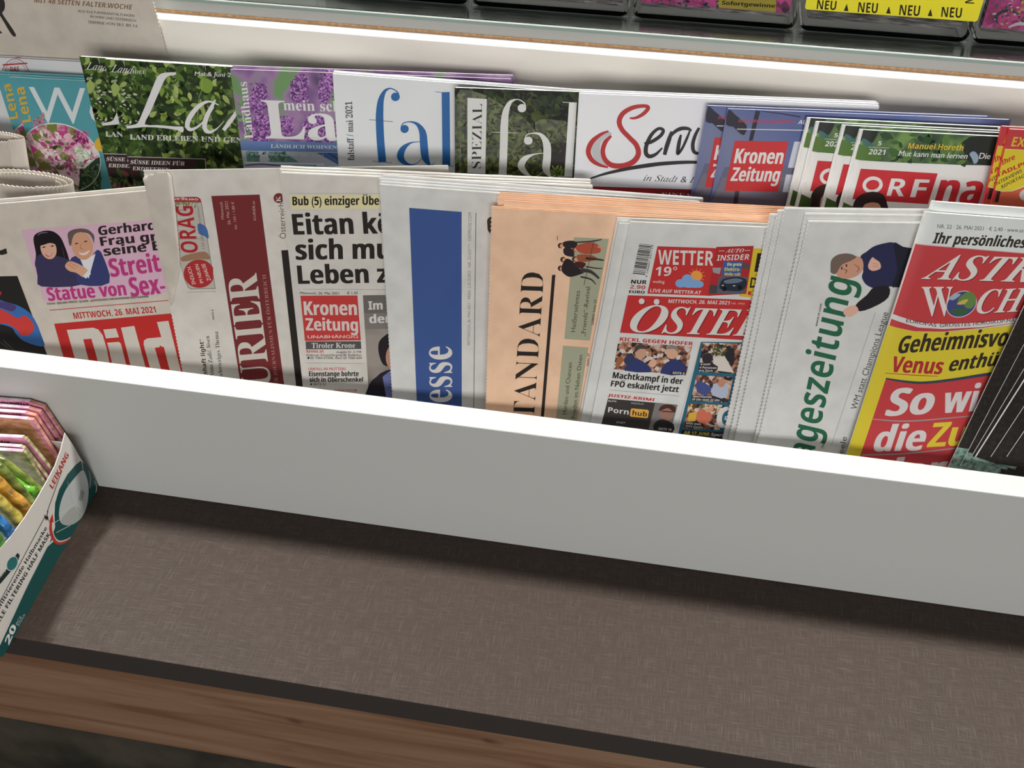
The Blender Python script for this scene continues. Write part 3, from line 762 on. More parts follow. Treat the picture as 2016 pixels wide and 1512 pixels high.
f.text('Hürden und Chancen', (1255, 1468), (1290, 1160), (1230, 1469), (60, 56, 48), 's'); f.text('für Frieden im Nahen Osten', (1302, 1545), (1352, 1115), (1278, 1546), (60, 56, 48), 's'); f.text('Seite 27', (1386, 1180), (1392, 1104), (1374, 1181), K_, 'm')
STA = newspaper(f, 'folded_newspaper', 'salmon-coloured broadsheet with sideways black serif masthead', face=SALMON, leaf=LEAF_SAL, n=3, serL=.8)
for k, p in enumerate([(880, 205), (842, 178), (852, 156)]):
    f.copy_at(STA, p, 2.8 * (k + 1), ['first copy behind the salmon-coloured broadsheet', 'second copy behind the salmon-coloured broadsheet', 'rearmost copy behind the salmon-coloured broadsheet'][k])

# --- red masthead tabloid with weather box ---------------------------
f = news_plane(1164, 10.5); f.crop(1150, 400, 3.15)
f.bulge = gentle(.5, 1.9, top=1.1, left=.4)
f.page((287, 118), (1130, 152), (45, 1340), 233, 5)
rnd = random.Random(3)
y = 0.0
while y < 1:
    h = rnd.choice([.012, .02, .03]); 
    if y + h > 1: break
    ax, ay = 343 - 43 * y, 252 + 195 * y; k = 43 / 195
    f.poly([(ax, ay), (ax + 76, ay + 8), (ax + 76 - 195 * h * k, ay + 8 + 195 * h), (ax - 195 * h * k, ay + 195 * h)], K_)
    y += h + rnd.choice([.014, .022, .03])
f.text('9 190001 021124', (392, 462), (430, 262), (381, 460), K_, 's')
f.text('NUR', (290, 500), (385, 503), (293, 476), K_, 'h'); f.text('2,90', (283, 530), (378, 535), (287, 508), R_, 'b'); f.text('EURO', (277, 558), (373, 563), (281, 541), K_, 'h')
RD_ = (182, 52, 52)
f.poly([(1052, 280), (1220, 285), (1160, 600), (960, 577)], (204, 176, 52))
f.poly([(455, 268), (830, 280), (790, 575), (392, 562)], RD_)
f.poly([(820, 272), (1052, 265), (1005, 562), (765, 575)], (166, 46, 50))
f.text('WETTER', (457, 380), (800, 388), (460, 290), W_, 'b'); f.text('19°', (440, 450), (572, 452), (446, 394), W_, 'b'); f.text('wolkig', (425, 495), (498, 498), (427, 477), W_, 's'); f.text('LIVE AUF WETTER.AT', (408, 552), (722, 566), (413, 531), W_, 'b')
for k in range(12):
    a = k * math.pi / 6; f.line((697 + 36 * math.cos(a), 452 + 34 * math.sin(a)), (697 + 54 * math.cos(a), 452 + 50 * math.sin(a)), 6, (206, 110, 58))
f.ell((697, 452), 36, 33, (222, 150, 72))
CL = (122, 158, 204)
for c, rx, ry in (((598, 498), 32, 26), ((640, 474), 34, 32), ((690, 500), 34, 26), ((715, 503), 26, 22), ((655, 505), 60, 20)): f.ell(c, rx, ry, CL)
f.text('AUTO', (876, 307), (988, 305), (882, 284), W_, 'j'); f.line((835, 297), (870, 296), 3, W_); f.line((996, 294), (1030, 293), 3, W_); f.text('INSIDER', (822, 357), (1022, 350), (829, 323), W_, 'b')
f.poly([(865, 360), (985, 364), (968, 455), (850, 450)], (60, 90, 150)); f.text('Die große', (886, 388), (975, 389), (889, 369), (224, 222, 160), 'b'); f.text('Elektro-', (869, 420), (968, 421), (873, 399), (222, 206, 70), 'b'); f.text('Welle rollt', (868, 448), (968, 450), (871, 431), (222, 206, 70), 'b')
f.poly([(795, 400), (850, 400), (840, 440), (800, 430)], (150, 146, 150)); f.poly([(780, 505), (838, 512), (830, 560), (776, 560)], (70, 66, 72)); f.poly([(980, 370), (1030, 372), (1022, 410), (978, 405)], (90, 74, 76))
f.poly([(835, 455), (1015, 455), (990, 562), (822, 560)], (84, 90, 102)); f.poly([(842, 500), (868, 468), (945, 458), (1003, 472), (1004, 515), (965, 545), (850, 535)], (42, 48, 60), 4); f.poly([(870, 480), (940, 466), (985, 478), (950, 494), (880, 498)], (98, 112, 132), 3); f.ell((870, 530), 15, 15, (24, 24, 28)); f.ell((965, 522), 14, 14, (24, 24, 28)); f.ell((860, 510), 7, 3, W_); f.ell((930, 512), 8, 3, W_)
f.text('D', (1026, 524), (1064, 526), (1036, 460), K_, 'b'); f.poly([(1075, 310), (1180, 312), (1170, 430), (1055, 425)], K_); f.poly([(1018, 545), (1038, 546), (1034, 570), (1014, 568)], RD_)
f.poly([(272, 572), (1180, 606), (1120, 856), (222, 805)], RD_)
f.text('MITTWOCH, 26. MAI 2021', (521, 619), (899, 629), (526, 597), W_, 'b'); f.text('NR. 4905', (912, 627), (995, 629), (914, 616), (206, 170, 168), 's')
for dx, dy, c in ((5, 5, (120, 30, 34)), (0, 0, W_)):
    f.text('O', (272 + dx, 798 + dy), (490 + dx, 806 + dy), (316 + dx, 632 + dy), c, 'j'); f.text('STER', (480 + dx, 806 + dy), (1090 + dx, 826 + dy), (522 + dx, 645 + dy), c, 'j')
    f.ell((357 + dx, 610 + dy), 18, 18, c); f.ell((450 + dx, 613 + dy), 18, 18, c)
f.text('KICKL GEGEN HOFER', (220, 855), (672, 883), (223, 833), RD_, 'h')
f.poly([(212, 860), (670, 890), (632, 1068), (182, 1030)], CROWD)
f.poly([(250, 1040), (275, 985), (320, 960), (400, 1010), (410, 1050)], (52, 60, 104), 2); f.poly([(470, 1055), (520, 985), (570, 970), (625, 1000), (620, 1065)], (50, 58, 104), 2)
f.ell((350, 925), 36, 42, (190, 146, 124), -10); f.poly([(312, 930), (318, 890), (360, 878), (388, 905), (345, 905)], (70, 66, 66), 3); f.ell((545, 925), 38, 42, (204, 158, 134)); f.poly([(510, 905), (530, 880), (575, 890), (584, 930), (560, 905)], (130, 124, 120), 3); f.ell((230, 985), 26, 28, (212, 164, 138)); f.poly([(205, 1030), (200, 975), (230, 955), (262, 985), (255, 1020), (245, 980)], (150, 96, 60), 3)
f.poly([(398, 1000), (430, 965), (450, 990), (430, 1020)], (208, 162, 140), 3); f.poly([(250, 960), (300, 940), (300, 980), (255, 1000)], (52, 60, 90), 2)
f.poly([(540, 1040), (632, 1046), (628, 1066), (536, 1060)], (44, 42, 44)); f.text('SEITE 6', (548, 1058), (622, 1063), (550, 1045), W_, 'b')
f.text('Machtkampf in der', (175, 1086), (607, 1123), (181, 1049), K_, 'h'); f.text('FPÖ eskaliert jetzt', (163, 1137), (582, 1172), (170, 1102), K_, 'h')
f.line((158, 1160), (590, 1196), 1.5, (130, 128, 126)); f.line((722, 866), (572, 1412), 1.5, (130, 128, 126))
f.text('JUSTIZ-KRIMI', (145, 1200), (433, 1229), (150, 1183), RD_, 'h')
f.poly([(148, 1213), (580, 1250), (530, 1440), (100, 1400)], (58, 54, 54)); f.poly([(440, 1240), (580, 1250), (535, 1420), (400, 1400)], (118, 114, 114))
f.text('Porn', (147, 1297), (275, 1312), (151, 1266), W_, 'b'); f.poly([(296, 1273), (395, 1282), (402, 1290), (395, 1330), (388, 1334), (288, 1324), (283, 1316), (290, 1279)], (214, 160, 70)); f.text('hub', (298, 1315), (388, 1324), (302, 1286), K_, 'b')
f.text('BLIMS', (150, 1232), (200, 1236), (151, 1222), W_, 's'); f.text('PREMIUM', (292, 1246), (368, 1252), (293, 1236), (170, 166, 166), 's'); f.text('START', (200, 1365), (256, 1369), (201, 1354), W_, 's')
f.ell((512, 1298), 42, 52, (150, 112, 100)); f.poly([(465, 1290), (478, 1258), (520, 1248), (565, 1262), (560, 1300), (520, 1270)], (70, 46, 38), 3); f.line((480, 1290), (550, 1294), 7, (74, 52, 50)); f.poly([(430, 1405), (445, 1355), (490, 1340), (555, 1370), (545, 1425)], (46, 42, 44), 2)
f.text('SEITE 10', (460, 1404), (541, 1411), (462, 1391), W_, 'b')
f.poly([(725, 860), (1120, 862), (990, 1600), (550, 1560)], (44, 96, 118))
f.poly([(735, 865), (975, 870), (945, 1056), (708, 1045)], CROWD); f.poly([(800, 960), (870, 945), (930, 1050), (800, 1035)], (206, 198, 190), 0); f.poly([(880, 905), (930, 900), (915, 990), (878, 960)], (46, 44, 50), 2); f.poly([(740, 940), (790, 930), (790, 990), (735, 985)], (52, 46, 50), 2); f.leaves(30, [(790, 880), (880, 880), (880, 940), (790, 940)], (.8, 2), [(70, 92, 60), (52, 70, 46)])
f.poly([(696, 1066), (925, 1075), (890, 1235), (662, 1225)], CROWD); f.poly([(800, 1120), (890, 1120), (880, 1200), (800, 1210)], (168, 176, 196), 2); f.poly([(700, 1100), (790, 1140), (760, 1190), (700, 1170)], (70, 78, 130), 2); f.ell((850, 1115), 22, 24, (182, 130, 104))
f.poly([(650, 1240), (870, 1250), (840, 1405), (612, 1395)], CROWD); f.ell((740, 1320), 52, 44, (196, 108, 86)); f.ell((768, 1272), 22, 22, (202, 160, 140)); f.poly([(650, 1300), (700, 1290), (690, 1350), (640, 1350)], (204, 164, 66)); f.leaves(40, [(650, 1245), (860, 1255), (840, 1300), (650, 1290)], (.6, 1.6), [(200, 190, 180), (180, 70, 60), (90, 130, 100), (210, 180, 90)])
for pts in ([(716, 988), (790, 988), (830, 1012), (826, 1032), (804, 1046), (706, 1044)], [(668, 1188), (800, 1192), (852, 1210), (848, 1230), (662, 1226)], [(626, 1354), (730, 1360), (746, 1376), (742, 1398), (620, 1390)]): f.poly(pts, (50, 46, 50))
for t, a, b, c in (('8 statt', (722, 1004), (782, 1003), (724, 992)), ('4 Personen', (715, 1024), (820, 1027), (717, 1011)), ('pro Tisch.', (712, 1041), (800, 1044), (714, 1030)), ('Sperrstunde', (673, 1202), (790, 1206), (675, 1190)), ('24 Uhr statt 22 Uhr.', (668, 1221), (843, 1227), (670, 1208)), ('MNS statt', (632, 1369), (724, 1375), (634, 1357)), ('FFP2-Maske.', (628, 1387), (740, 1394), (630, 1375))): f.text(t, a, b, c, W_, 'b')
f.text('G', (812, 1388), (908, 1394), (832, 1258), W_, 'h'); f.poly([(604, 1405), (1050, 1430), (1020, 1600), (560, 1570)], (46, 44, 46)); f.text('AB 17. JUNI:', (617, 1430), (778, 1440), (621, 1411), (214, 196, 70), 'b'); f.text('Sperrstunde', (785, 1441), (965, 1452), (790, 1422), W_, 'b')
OST = newspaper(f, 'folded_newspaper', 'tabloid with red weather box, barcode and broad red masthead', face=NEWS_COOL, n=3, pitch=.6)
c = f.copy_at(OST, (216, 126), 3.3, 'copy directly behind the tabloid with red weather box')
f.copy_at(OST, (205, 92), 6.6, 'rearmost copy behind the tabloid with red weather box')

# --- green masthead broadsheet stack ---------------------------------
f = news_plane(1490, 11.5); f.crop(1480, 380, 2.653)
f.bulge = gentle(.35, 2.9, top=.7)
f.page((292, 152), (880, 158), (28, 1300), 236, 5)
G_ = Ink['green']
f.text('Tageszeitung', (298, 1480), (531, 457), (158, 1448), G_, 'b')
f.text('www.tt.com', (341, 697), (367, 579), (330, 694), K_, 'b')
f.poly([(566, 335), (600, 305), (640, 277), (700, 260), (740, 258), (790, 280), (860, 298), (900, 380), (840, 520), (770, 492), (715, 488), (655, 500), (600, 480), (575, 440), (582, 400)], (46, 48, 78), 4)
f.poly([(740, 262), (790, 280), (860, 298), (900, 380), (840, 520), (770, 492), (730, 485), (760, 400)], (38, 38, 50), 3)
f.poly([(640, 490), (715, 488), (712, 545), (645, 590), (565, 617), (542, 585), (600, 532)], (40, 38, 42), 3)
f.poly([(480, 612), (510, 592), (542, 588), (556, 616), (515, 646), (484, 636)], (214, 168, 150), 4)
f.poly([(440, 418), (462, 372), (520, 330), (572, 340), (582, 392), (552, 430), (505, 446), (462, 442)], (196, 146, 122), 5)
f.poly([(411, 392), (416, 350), (450, 322), (505, 316), (545, 332), (520, 352), (470, 375), (440, 420), (414, 416)], (112, 96, 88), 5)
f.stroke([(480, 398, 3), (496, 404, 5), (488, 420, 3)], (120, 80, 66)); f.stroke([(536, 372, 3), (560, 392, 5), (548, 412, 3)], (150, 84, 74)); f.ell((470, 392), 4, 8, (60, 44, 40)); f.ell((494, 378), 4, 8, (60, 44, 40))
f.poly([(608, 372), (628, 336), (645, 345), (668, 362), (672, 392), (636, 406), (612, 396)], (216, 170, 152), 4); f.line((630, 366), (660, 372), 2, (160, 110, 96)); f.line((632, 380), (662, 386), 2, (160, 110, 96))
f.line((645, 622), (415, 1320), 1.6, (140, 138, 136))
f.text('WM statt Champions League', (546, 1132), (713, 625), (516, 1125), (80, 80, 80), 's'); f.text('der Seele', (452, 1480), (498, 1275), (424, 1475), (80, 80, 80), 's'); f.text('TIROL', (375, 1337), (386, 1292), (362, 1334), K_, 's')
TT = newspaper(f, 'folded_newspaper', 'broadsheet with sideways green masthead and photo of man in dark jacket', face=NEWS_COOL, n=3, serL=1.1)
for k, (p, d) in enumerate([((276, 112), 2.7), ((168, 84), 5.4), ((132, 96), 8.1), ((92, 116), 10.8)]):
    f.copy_at(TT, p, d, ['first copy behind the broadsheet with sideways green masthead', 'second copy behind the broadsheet with sideways green masthead', 'third copy behind the broadsheet with sideways green masthead', 'rearmost copy behind the broadsheet with sideways green masthead'][k])

# --- horoscope weekly -------------------------------------------------
f = news_plane(1672, 12.3); f.crop(1480, 380, 2.653)
f.gloss = True
f.bulge = lambda x, y: -2.0 * max(0, 1 - x / 9.0) ** 2; f.cuts = [.4, .8, 1.3, 2, 3, 4, 5.2, 6.5, 8, 9]
f.page((905, 100), (1422, 138), (500, 1360), 222, 5)
WH = noise_mat('horoscope_cover_white', [(196, 202, 200), (204, 208, 206)], 30, 3, .4, .3)
YE = (206, 188, 54); RA_ = (184, 62, 66); BK = (52, 44, 36)
f.text('NR. 22 · 26. MAI 2021 · € 2,40 · www.astrowoche.de', (968, 183), (1560, 213), (970, 163), (92, 92, 92), 's')
f.text('Ihr persönliches H', (942, 262), (1480, 290), (962, 207), BK, 'h')
f.poly([(838, 268), (1700, 340), (1700, 700), (1380, 680), (1200, 705), (1000, 724), (850, 722), (700, 690)], RA_)
f.line((842, 266), (1600, 330), 2.5, (210, 140, 140))
for dx, c in ((4, (130, 40, 44)), (0, (214, 208, 204))):
    f.text('ASTR', (885 + dx, 448 + dx), (1452 + dx, 466 + dx), (950 + dx, 322 + dx), c, 'j')
    f.text('W', (893 + dx, 640 + dx), (1052 + dx, 640 + dx), (888 + dx, 490 + dx), c, 'e'); f.text('CHE', (1165 + dx, 630 + dx), (1520 + dx, 612 + dx), (1196 + dx, 508 + dx), c, 'j')
f.ell((1095, 580), 84, 66, (204, 196, 196), -28); f.ell((1095, 580), 80, 62, (66, 70, 122), -28)
f.poly([(1085, 545), (1130, 515), (1160, 525), (1172, 560), (1150, 600), (1120, 600), (1100, 575), (1075, 580)], (96, 130, 70), 4); f.poly([(1040, 610), (1090, 600), (1130, 612), (1100, 640), (1060, 636)], (58, 92, 66), 4); f.poly([(1030, 545), (1070, 525), (1090, 532), (1050, 560)], (150, 170, 190), 3); f.poly([(1070, 580), (1100, 560), (1130, 555), (1110, 580)], (196, 170, 90), 3)
f.poly([(722, 630), (760, 641), (880, 676), (1000, 684), (1200, 676), (1420, 648), (1560, 630), (1560, 655), (1420, 672), (1200, 700), (1000, 710), (870, 702), (755, 667), (712, 655)], (208, 204, 202))
f.text('EUROPAS', (805, 674), (962, 699), (808, 657), (70, 60, 60), 'm'); f.text('GRÖSSTES', (980, 700), (1140, 694), (982, 682), (70, 60, 60), 'm'); f.text('HOROSKOP-MA', (1155, 692), (1372, 672), (1157, 674), (70, 60, 60), 'm')
f.poly([(702, 690), (850, 724), (1000, 726), (1200, 708), (1400, 686), (1560, 660), (1400, 930), (1245, 942), (1050, 975), (900, 990), (700, 968), (560, 1440), (440, 1440)], YE)
f.text('Geheimnisvo', (756, 838), (1322, 797), (782, 748), BK, 'h')
f.text('Venus', (720, 934), (985, 946), (742, 852), (166, 46, 54), 'h'); f.stroke([(697, 940, 3), (840, 950, 4), (972, 957, 3)], (166, 46, 54)); f.text('enthüllt', (1022, 932), (1360, 890), (1048, 858), BK, 'h')
f.poly([(700, 970), (900, 994), (1050, 977), (1245, 944), (1400, 930), (1400, 1600), (490, 1600)], RA_)
f.stroke([(700, 968, 8), (800, 984, 12), (900, 990, 13), (1050, 974, 14), (1245, 944, 16), (1400, 926, 16)], (54, 66, 80))
LG = (206, 200, 200)
f.text('So', (692, 1165), (925, 1152), (735, 1022), LG, 'h'); f.text('wird', (985, 1150), (1330, 1128), (1018, 1010), LG, 'h')
f.stroke([(630, 1180, 5), (760, 1190, 7), (900, 1186, 7), (1160, 1162, 5)], (150, 140, 142)); f.text('die', (625, 1350), (880, 1342), (668, 1216), LG, 'h'); f.text('Zuk', (912, 1327), (1220, 1308), (950, 1200), (212, 190, 60), 'h'); f.stroke([(575, 1367, 6), (800, 1360, 7), (1100, 1328, 6)], (150, 140, 142)); f.text('der L', (640, 1520), (1160, 1490), (680, 1392), LG, 'h')
def magazine(f, name, label, cat='magazine', group=None, cover=WHITE_LEAF, spine=None, T=2.8, leaf=WHITE_LEAF, n=3, inset=0.6, pr=True):
    """stapled or glued magazine: front cover, page block in a few signatures, back cover, spine"""
    r = f.root(name, label, cat, group)
    f.sheet('front_cover', r, cover, 0, 0.2)
    p = (T - .5) / n
    for k in range(n):
        f.sheet('page_block', r, leaf, -.22 - k * p, p * .93, x0=.4, x1=f.W - inset - random.uniform(0, .5), y0=random.uniform(0, .35), bs=1 - (k + .6) / n)
    f.sheet('back_cover', r, cover, -T + .25, 0.2, bs=0)
    sp = spine or cover
    b0 = f.bulge(0, 60) if f.bulge else 0
    f.sheet('spine', r, sp, -.2 + b0, T - .45 + b0, x0=0, x1=.35, bs=0)
    if pr: f.print_obj(r, off=.07)
    return r
AST = magazine(f, 'horoscope_magazine', 'red and yellow horoscope weekly with globe in its white title', cover=WH, T=2.6, spine=ink(YE, True))
f.copy_at(AST, (942, 44), 3.3, 'second copy behind the red and yellow horoscope weekly')

# --- thin black magazines fanned at the right --------------------------
blk = [((2022, 590), (1868, 917)), ((2036, 640), (1890, 918)), ((2050, 670), (1900, 920)), ((2068, 668), (1907, 922)), ((2082, 700), (1934, 925)), ((2098, 730), (1961, 930))]
first = None
for k, (tp, bt) in enumerate(blk):
    g = Face(on_y(1868, 919, YK + 15), YAW, LEAN); g.P0 = g.P0 + g.N * 1.45 * k
    g.gloss = True
    # left edge follows tp -> bt; top edge is square to it
    g.O = g.world(tp); bb = Vector(g.uv(bt)); bb.normalize(); aa = Vector((-bb.y, bb.x)) 
    if aa.x < 0: aa = -aa
    top = (g.O.x + 0, 0)
    g.a = Vector((aa.x, aa.y, 0)); g.b = Vector((bb.x, bb.y, 0)); g.W = 150
    wz = lambda v: v.x * g.U.z + v.y * g.V.z
    g.H = (g.O.z - 88) / -wz(g.b)
    if wz(g.a) < 0: g.H = (g.O.z + wz(g.a) * g.W - 88) / -wz(g.b)
    den = g.a.x * g.b.y - g.a.y * g.b.x
    g.inv = (g.b.y / den, -g.b.x / den, -g.a.y / den, g.a.x / den)
    m = Matrix((g.U, g.V, g.N)).transposed().to_4x4(); m.translation = g.O * MM; g.M = m
    r = g.root('black_magazine', ['thin black magazine directly over the horoscope weekly, rearmost of the fan', 'second from left of the fanned thin black magazines', 'third from left of the fanned thin black magazines', 'fourth from left of the fanned thin black magazines, brightest white edge', 'fifth from left of the fanned thin black magazines', 'frontmost and rightmost of the fanned thin black magazines'][k], 'magazine', 'thin black magazines at the right end')
    g.sheet('front_cover', r, COSMOS, 0, .15, x0=.25)
    g.sheet('page_block', r, WHITE_LEAF, -.16, .7, x0=(.05 if k != 3 else -.5))
    g.sheet('back_cover', r, COSMOS, -.88, .15, x0=.25)
    pr = [(1872 + k * 14, 878 + k * 8), (1890 + k * 14, 876 + k * 8), (1886 + k * 12, 935), (1850 + k * 14, 935)]
    if k < 5:
        g.poly([(1830 + k * 14, 872 + k * 9), (1960 + k * 14, 892 + k * 9), (1960, 990), (1820, 980)], TEALPRINT)
    g.print_obj(r, off=.05)

# ================================================================== MAGAZINE ROW
def mag_plane(xpx, gap=74.0, yaw=6.0, lean=13.0):
    f = Face(on_y(xpx, 330, YK + gap + 29.5), yaw, lean); f.gloss = True; return f
GW = (214, 214, 216)
# --- plain white magazine with red stamp ring --------------------------
f = mag_plane(0, 103, 0); f.crop(0, 0, 4.032)
f.page((-560, 425), (630, 492), (-430, 1200), 210, 79)
f.ring((122, 640), 118, 172, 5, (170, 58, 60), n=50); f.ring((122, 640), 100, 152, 3, (170, 58, 60), n=50)
f.poly([(18, 510), (212, 497), (222, 507), (26, 522)], (170, 58, 60)); f.text('DAS', (82, 569), (152, 565), (80, 531), (170, 58, 60), 'b')
m0 = magazine(f, 'magazine', 'white magazine with red round stamp behind the teal magazine', cover=noise_mat('plain_white_cover', [(196, 198, 202), (206, 208, 210)], 12, 2, .4, .3), T=3, n=3)
f.copy_at(m0, (-540, 412), 3.2, 'unmarked white copy behind the magazine with red round stamp')
# --- teal magazine with flower circle ----------------------------------
f = mag_plane(18, 88, 3); f.crop(0, 0, 4.032)
f.page((62, 610), (665, 640), (175, 962), 215, 79)
TEAL = noise_mat('teal_cover', [(74, 140, 150), (80, 148, 158)], 20, 2, .35, .3)
YO = (208, 166, 62)
f.text('Lena', (247, 964), (192, 688), (172, 976), YO, 'b')
f.text('Wo', (262, 972), (925, 988), (228, 690), (206, 214, 218), 's')
f.ell((480, 1250), 330, 262, (206, 216, 208), 24); f.ell((480, 1250), 322, 254, FLOWERS, 24)
f.leaves(150, [(300, 1040), (640, 1060), (760, 1400), (420, 1400)], (1.0, 3.2), [(214, 182, 196), (228, 208, 214), (196, 150, 170), (186, 82, 140), (150, 50, 112), (140, 150, 80), (96, 112, 56)])
f.leaves(70, [(590, 1030), (690, 1050), (700, 1150), (600, 1140)], (.8, 2.4), [(168, 62, 130), (150, 50, 112), (196, 110, 160)])
f.leaves(70, [(590, 1180), (760, 1190), (770, 1330), (620, 1330)], (.8, 2.8), [(206, 220, 200), (190, 206, 182), (222, 230, 218)])
f.leaves(60, [(260, 960), (350, 900), (370, 1010), (270, 1010)], (.8, 1.9), [(196, 110, 150), (206, 130, 168), (150, 150, 90)])
f.poly([(640, 1370), (760, 1260), (800, 1240), (800, 1700), (600, 1700)], (44, 62, 50))
f.leaves(60, [(640, 1350), (800, 1300), (800, 1500), (660, 1500)], (1, 3), [(40, 60, 44), (66, 90, 58), (110, 130, 62), (90, 110, 100)])
f.ring((480, 1250), 330, 262, 5, (210, 216, 206), 24)
f.ell((812, 1145), 62, 58, (210, 172, 64))
m1 = magazine(f, 'magazine', 'front teal magazine with large white lettering and circle of flowers', cover=TEAL, T=2.6, n=2)
f.copy_at(m1, (-40, 585), 3.1, 'teal magazine copy showing only its yellow side lettering at the left edge')
f.copy_at(m1, (-10, 566), 6.2, 'rearmost teal magazine copy, only its white top edge showing')

# --- green country magazine --------------------------------------------
f = mag_plane(205, 74); f.crop(0, 0, 4.032)
f.page((826, 468), (1840, 532), (1012, 1250), 216, 79)
GC = [(30, 42, 20), (48, 68, 28), (70, 96, 38), (88, 116, 50), (122, 146, 62), (58, 84, 34), (150, 168, 96)]
f.leaves(260, [(800, 450), (2000, 520), (2000, 1300), (980, 1300)], (2.5, 8.5), [(34, 48, 22), (48, 68, 28), (64, 90, 36), (40, 58, 26)])
f.leaves(190, [(800, 450), (2000, 520), (2000, 1300), (980, 1300)], (1.4, 5.0), GC)
f.leaves(60, [(1300, 450), (2000, 520), (2000, 1300), (1300, 1100)], (1.4, 4.0), [(134, 160, 66), (110, 140, 56), (166, 180, 110)])
f.leaves(40, [(850, 600), (1100, 600), (1100, 1000), (900, 1000)], (.8, 2.0), [(186, 196, 160), (150, 160, 130)])
f.poly([(880, 690), (905, 665), (945, 680), (948, 720), (915, 765), (888, 740)], (150, 170, 96), 4)
f.poly([(1590, 640), (1640, 620), (1690, 660), (1680, 720), (1640, 740), (1590, 700)], (118, 150, 58), 4)
f.stroke([(1570, 960, 3), (1575, 800, 4), (1605, 700, 4), (1600, 600, 3)], (160, 170, 110)); f.stroke([(1700, 740, 3), (1740, 770, 3), (1750, 830, 3)], (160, 176, 100)); f.stroke([(975, 470, 7), (985, 500, 8), (992, 530, 3)], (150, 150, 140)); f.stroke([(1630, 500, 6), (1632, 560, 4)], (140, 140, 130)); f.stroke([(890, 760, 6), (905, 830, 7), (930, 900, 6)], (110, 112, 96))
LW2 = (216, 216, 216)
f.text('Land', (880, 570), (1048, 586), (897, 512), LW2, 'i'); f.text('IDEE', (1052, 582), (1158, 587), (1054, 556), LW2, 'l')
f.poly([(1238, 632), (1262, 596), (1300, 578), (1396, 574), (1388, 596), (1345, 600), (1318, 620), (1290, 670), (1190, 900), (1150, 986), (1250, 992), (1400, 1004), (1455, 1006), (1452, 1052), (1410, 1034), (1300, 1016), (1150, 1008), (1014, 1020), (1014, 998), (1080, 985), (1112, 940), (1190, 750)], LW2, 2)
f.stroke([(1738, 835, 8), (1690, 812, 12), (1640, 808, 20), (1570, 850, 34), (1505, 935, 40), (1488, 1000, 36), (1520, 1028, 26), (1590, 990, 14), (1660, 910, 8), (1700, 850, 4)], LW2)
f.stroke([(1712, 790, 8), (1690, 830, 26), (1640, 930, 38), (1625, 1010, 36), (1660, 1048, 26), (1720, 1022, 10), (1780, 960, 4)], LW2)
f.stroke([(1905, 850, 10), (1880, 890, 30), (1830, 960, 34), (1775, 1034, 30)], LW2); f.stroke([(1800, 1000, 4), (1900, 870, 10), (1980, 810, 26), (2010, 850, 34), (1940, 1000, 34), (1960, 1050, 20)], LW2)
f.text('LAND ERLEBEN UND GENIESSEN', (1031, 1106), (2180, 1140), (1029, 1066), LW2, 'e')
f.text('Mai & Juni 2021', (1545, 600), (1912, 614), (1549, 567), LW2, 'm')
f.poly([(1000, 1243), (1632, 1262), (1650, 1420), (1040, 1420)], (58, 36, 36)); f.leaves(50, [(1560, 1270), (1640, 1270), (1640, 1420), (1560, 1420)], (1, 3), [(48, 68, 30), (34, 48, 24)])
f.leaves(60, [(1040, 1360), (1640, 1370), (1640, 1520), (1080, 1520)], (1.4, 5), [(30, 36, 24), (120, 60, 60), (176, 110, 110), (60, 84, 50), (40, 50, 36)])
f.line((1000, 1243), (1632, 1262), 4, LW2); f.line((1630, 1262), (1640, 1400), 4, LW2)
f.text('SÜSSE IDEEN FÜR', (1036, 1300), (1466, 1314), (1040, 1270), LW2, 'e'); f.text('ERDBEEREN', (1052, 1350), (1345, 1360), (1056, 1322), LW2, 'e')
LAND = magazine(f, 'magazine', 'front copy of the green leafy country magazine with sweeping white script title', cover=FOLIAGE, T=4.2, n=4, leaf=WHITE_LEAF)
f.copy_at(LAND, (628, 448), 4.8, 'rear copy of the green leafy country magazine, shifted left')

# --- lavender magazine ---------------------------------------------------
f = mag_plane(453, 74); f.crop(400, 50, 4.032)
f.page((213, 348), (1025, 376), (320, 1125), 214, 79)
for (cx, cy, rx, ry) in ((440, 580, 70, 120), (765, 500, 72, 120), (975, 490, 60, 130), (880, 820, 90, 130), (450, 830, 80, 130), (660, 800, 60, 80), (1010, 850, 60, 90)):
    f.ell((cx, cy), rx, ry, LAV_HEAD, 8)
    f.leaves(60, [(cx - rx, cy - ry), (cx + rx, cy - ry), (cx + rx, cy + ry), (cx - rx, cy + ry)], (.5, 1.7), [(96, 50, 120), (142, 92, 160), (70, 34, 92), (184, 136, 196), (120, 70, 140)])
f.leaves(26, [(240, 560), (340, 560), (380, 900), (260, 900)], (1.5, 4), [(96, 150, 78), (112, 160, 96)], .4)
f.text('Landhaus', (397, 895), (346, 445), (331, 902), LW2, 'e'); f.text('mein schönes', (345, 868), (318, 690), (329, 870), LW2, 'e')
f.text('La', (497, 896), (1082, 914), (458, 592), LW2, 'e'); f.text('mein schöner', (640, 672), (1330, 690), (632, 590), LW2, 'e')
f.poly([(284, 915), (1300, 935), (1300, 1015), (300, 992)], (96, 124, 174)); f.text('LÄNDLICH WOHNEN', (536, 972), (1062, 982), (538, 944), LW2, 'e')
f.poly([(296, 992), (1300, 1012), (1340, 1300), (330, 1300)], (176, 186, 198)); f.poly([(340, 1000), (640, 1006), (760, 1085), (350, 1080)], (96, 138, 130)); f.poly([(440, 1000), (520, 1000), (530, 1082), (450, 1080)], (196, 204, 214)); f.leaves(40, [(345, 1005), (640, 1010), (720, 1078), (350, 1075)], (.8, 2.4), [(80, 124, 110), (126, 160, 140), (60, 100, 90)])
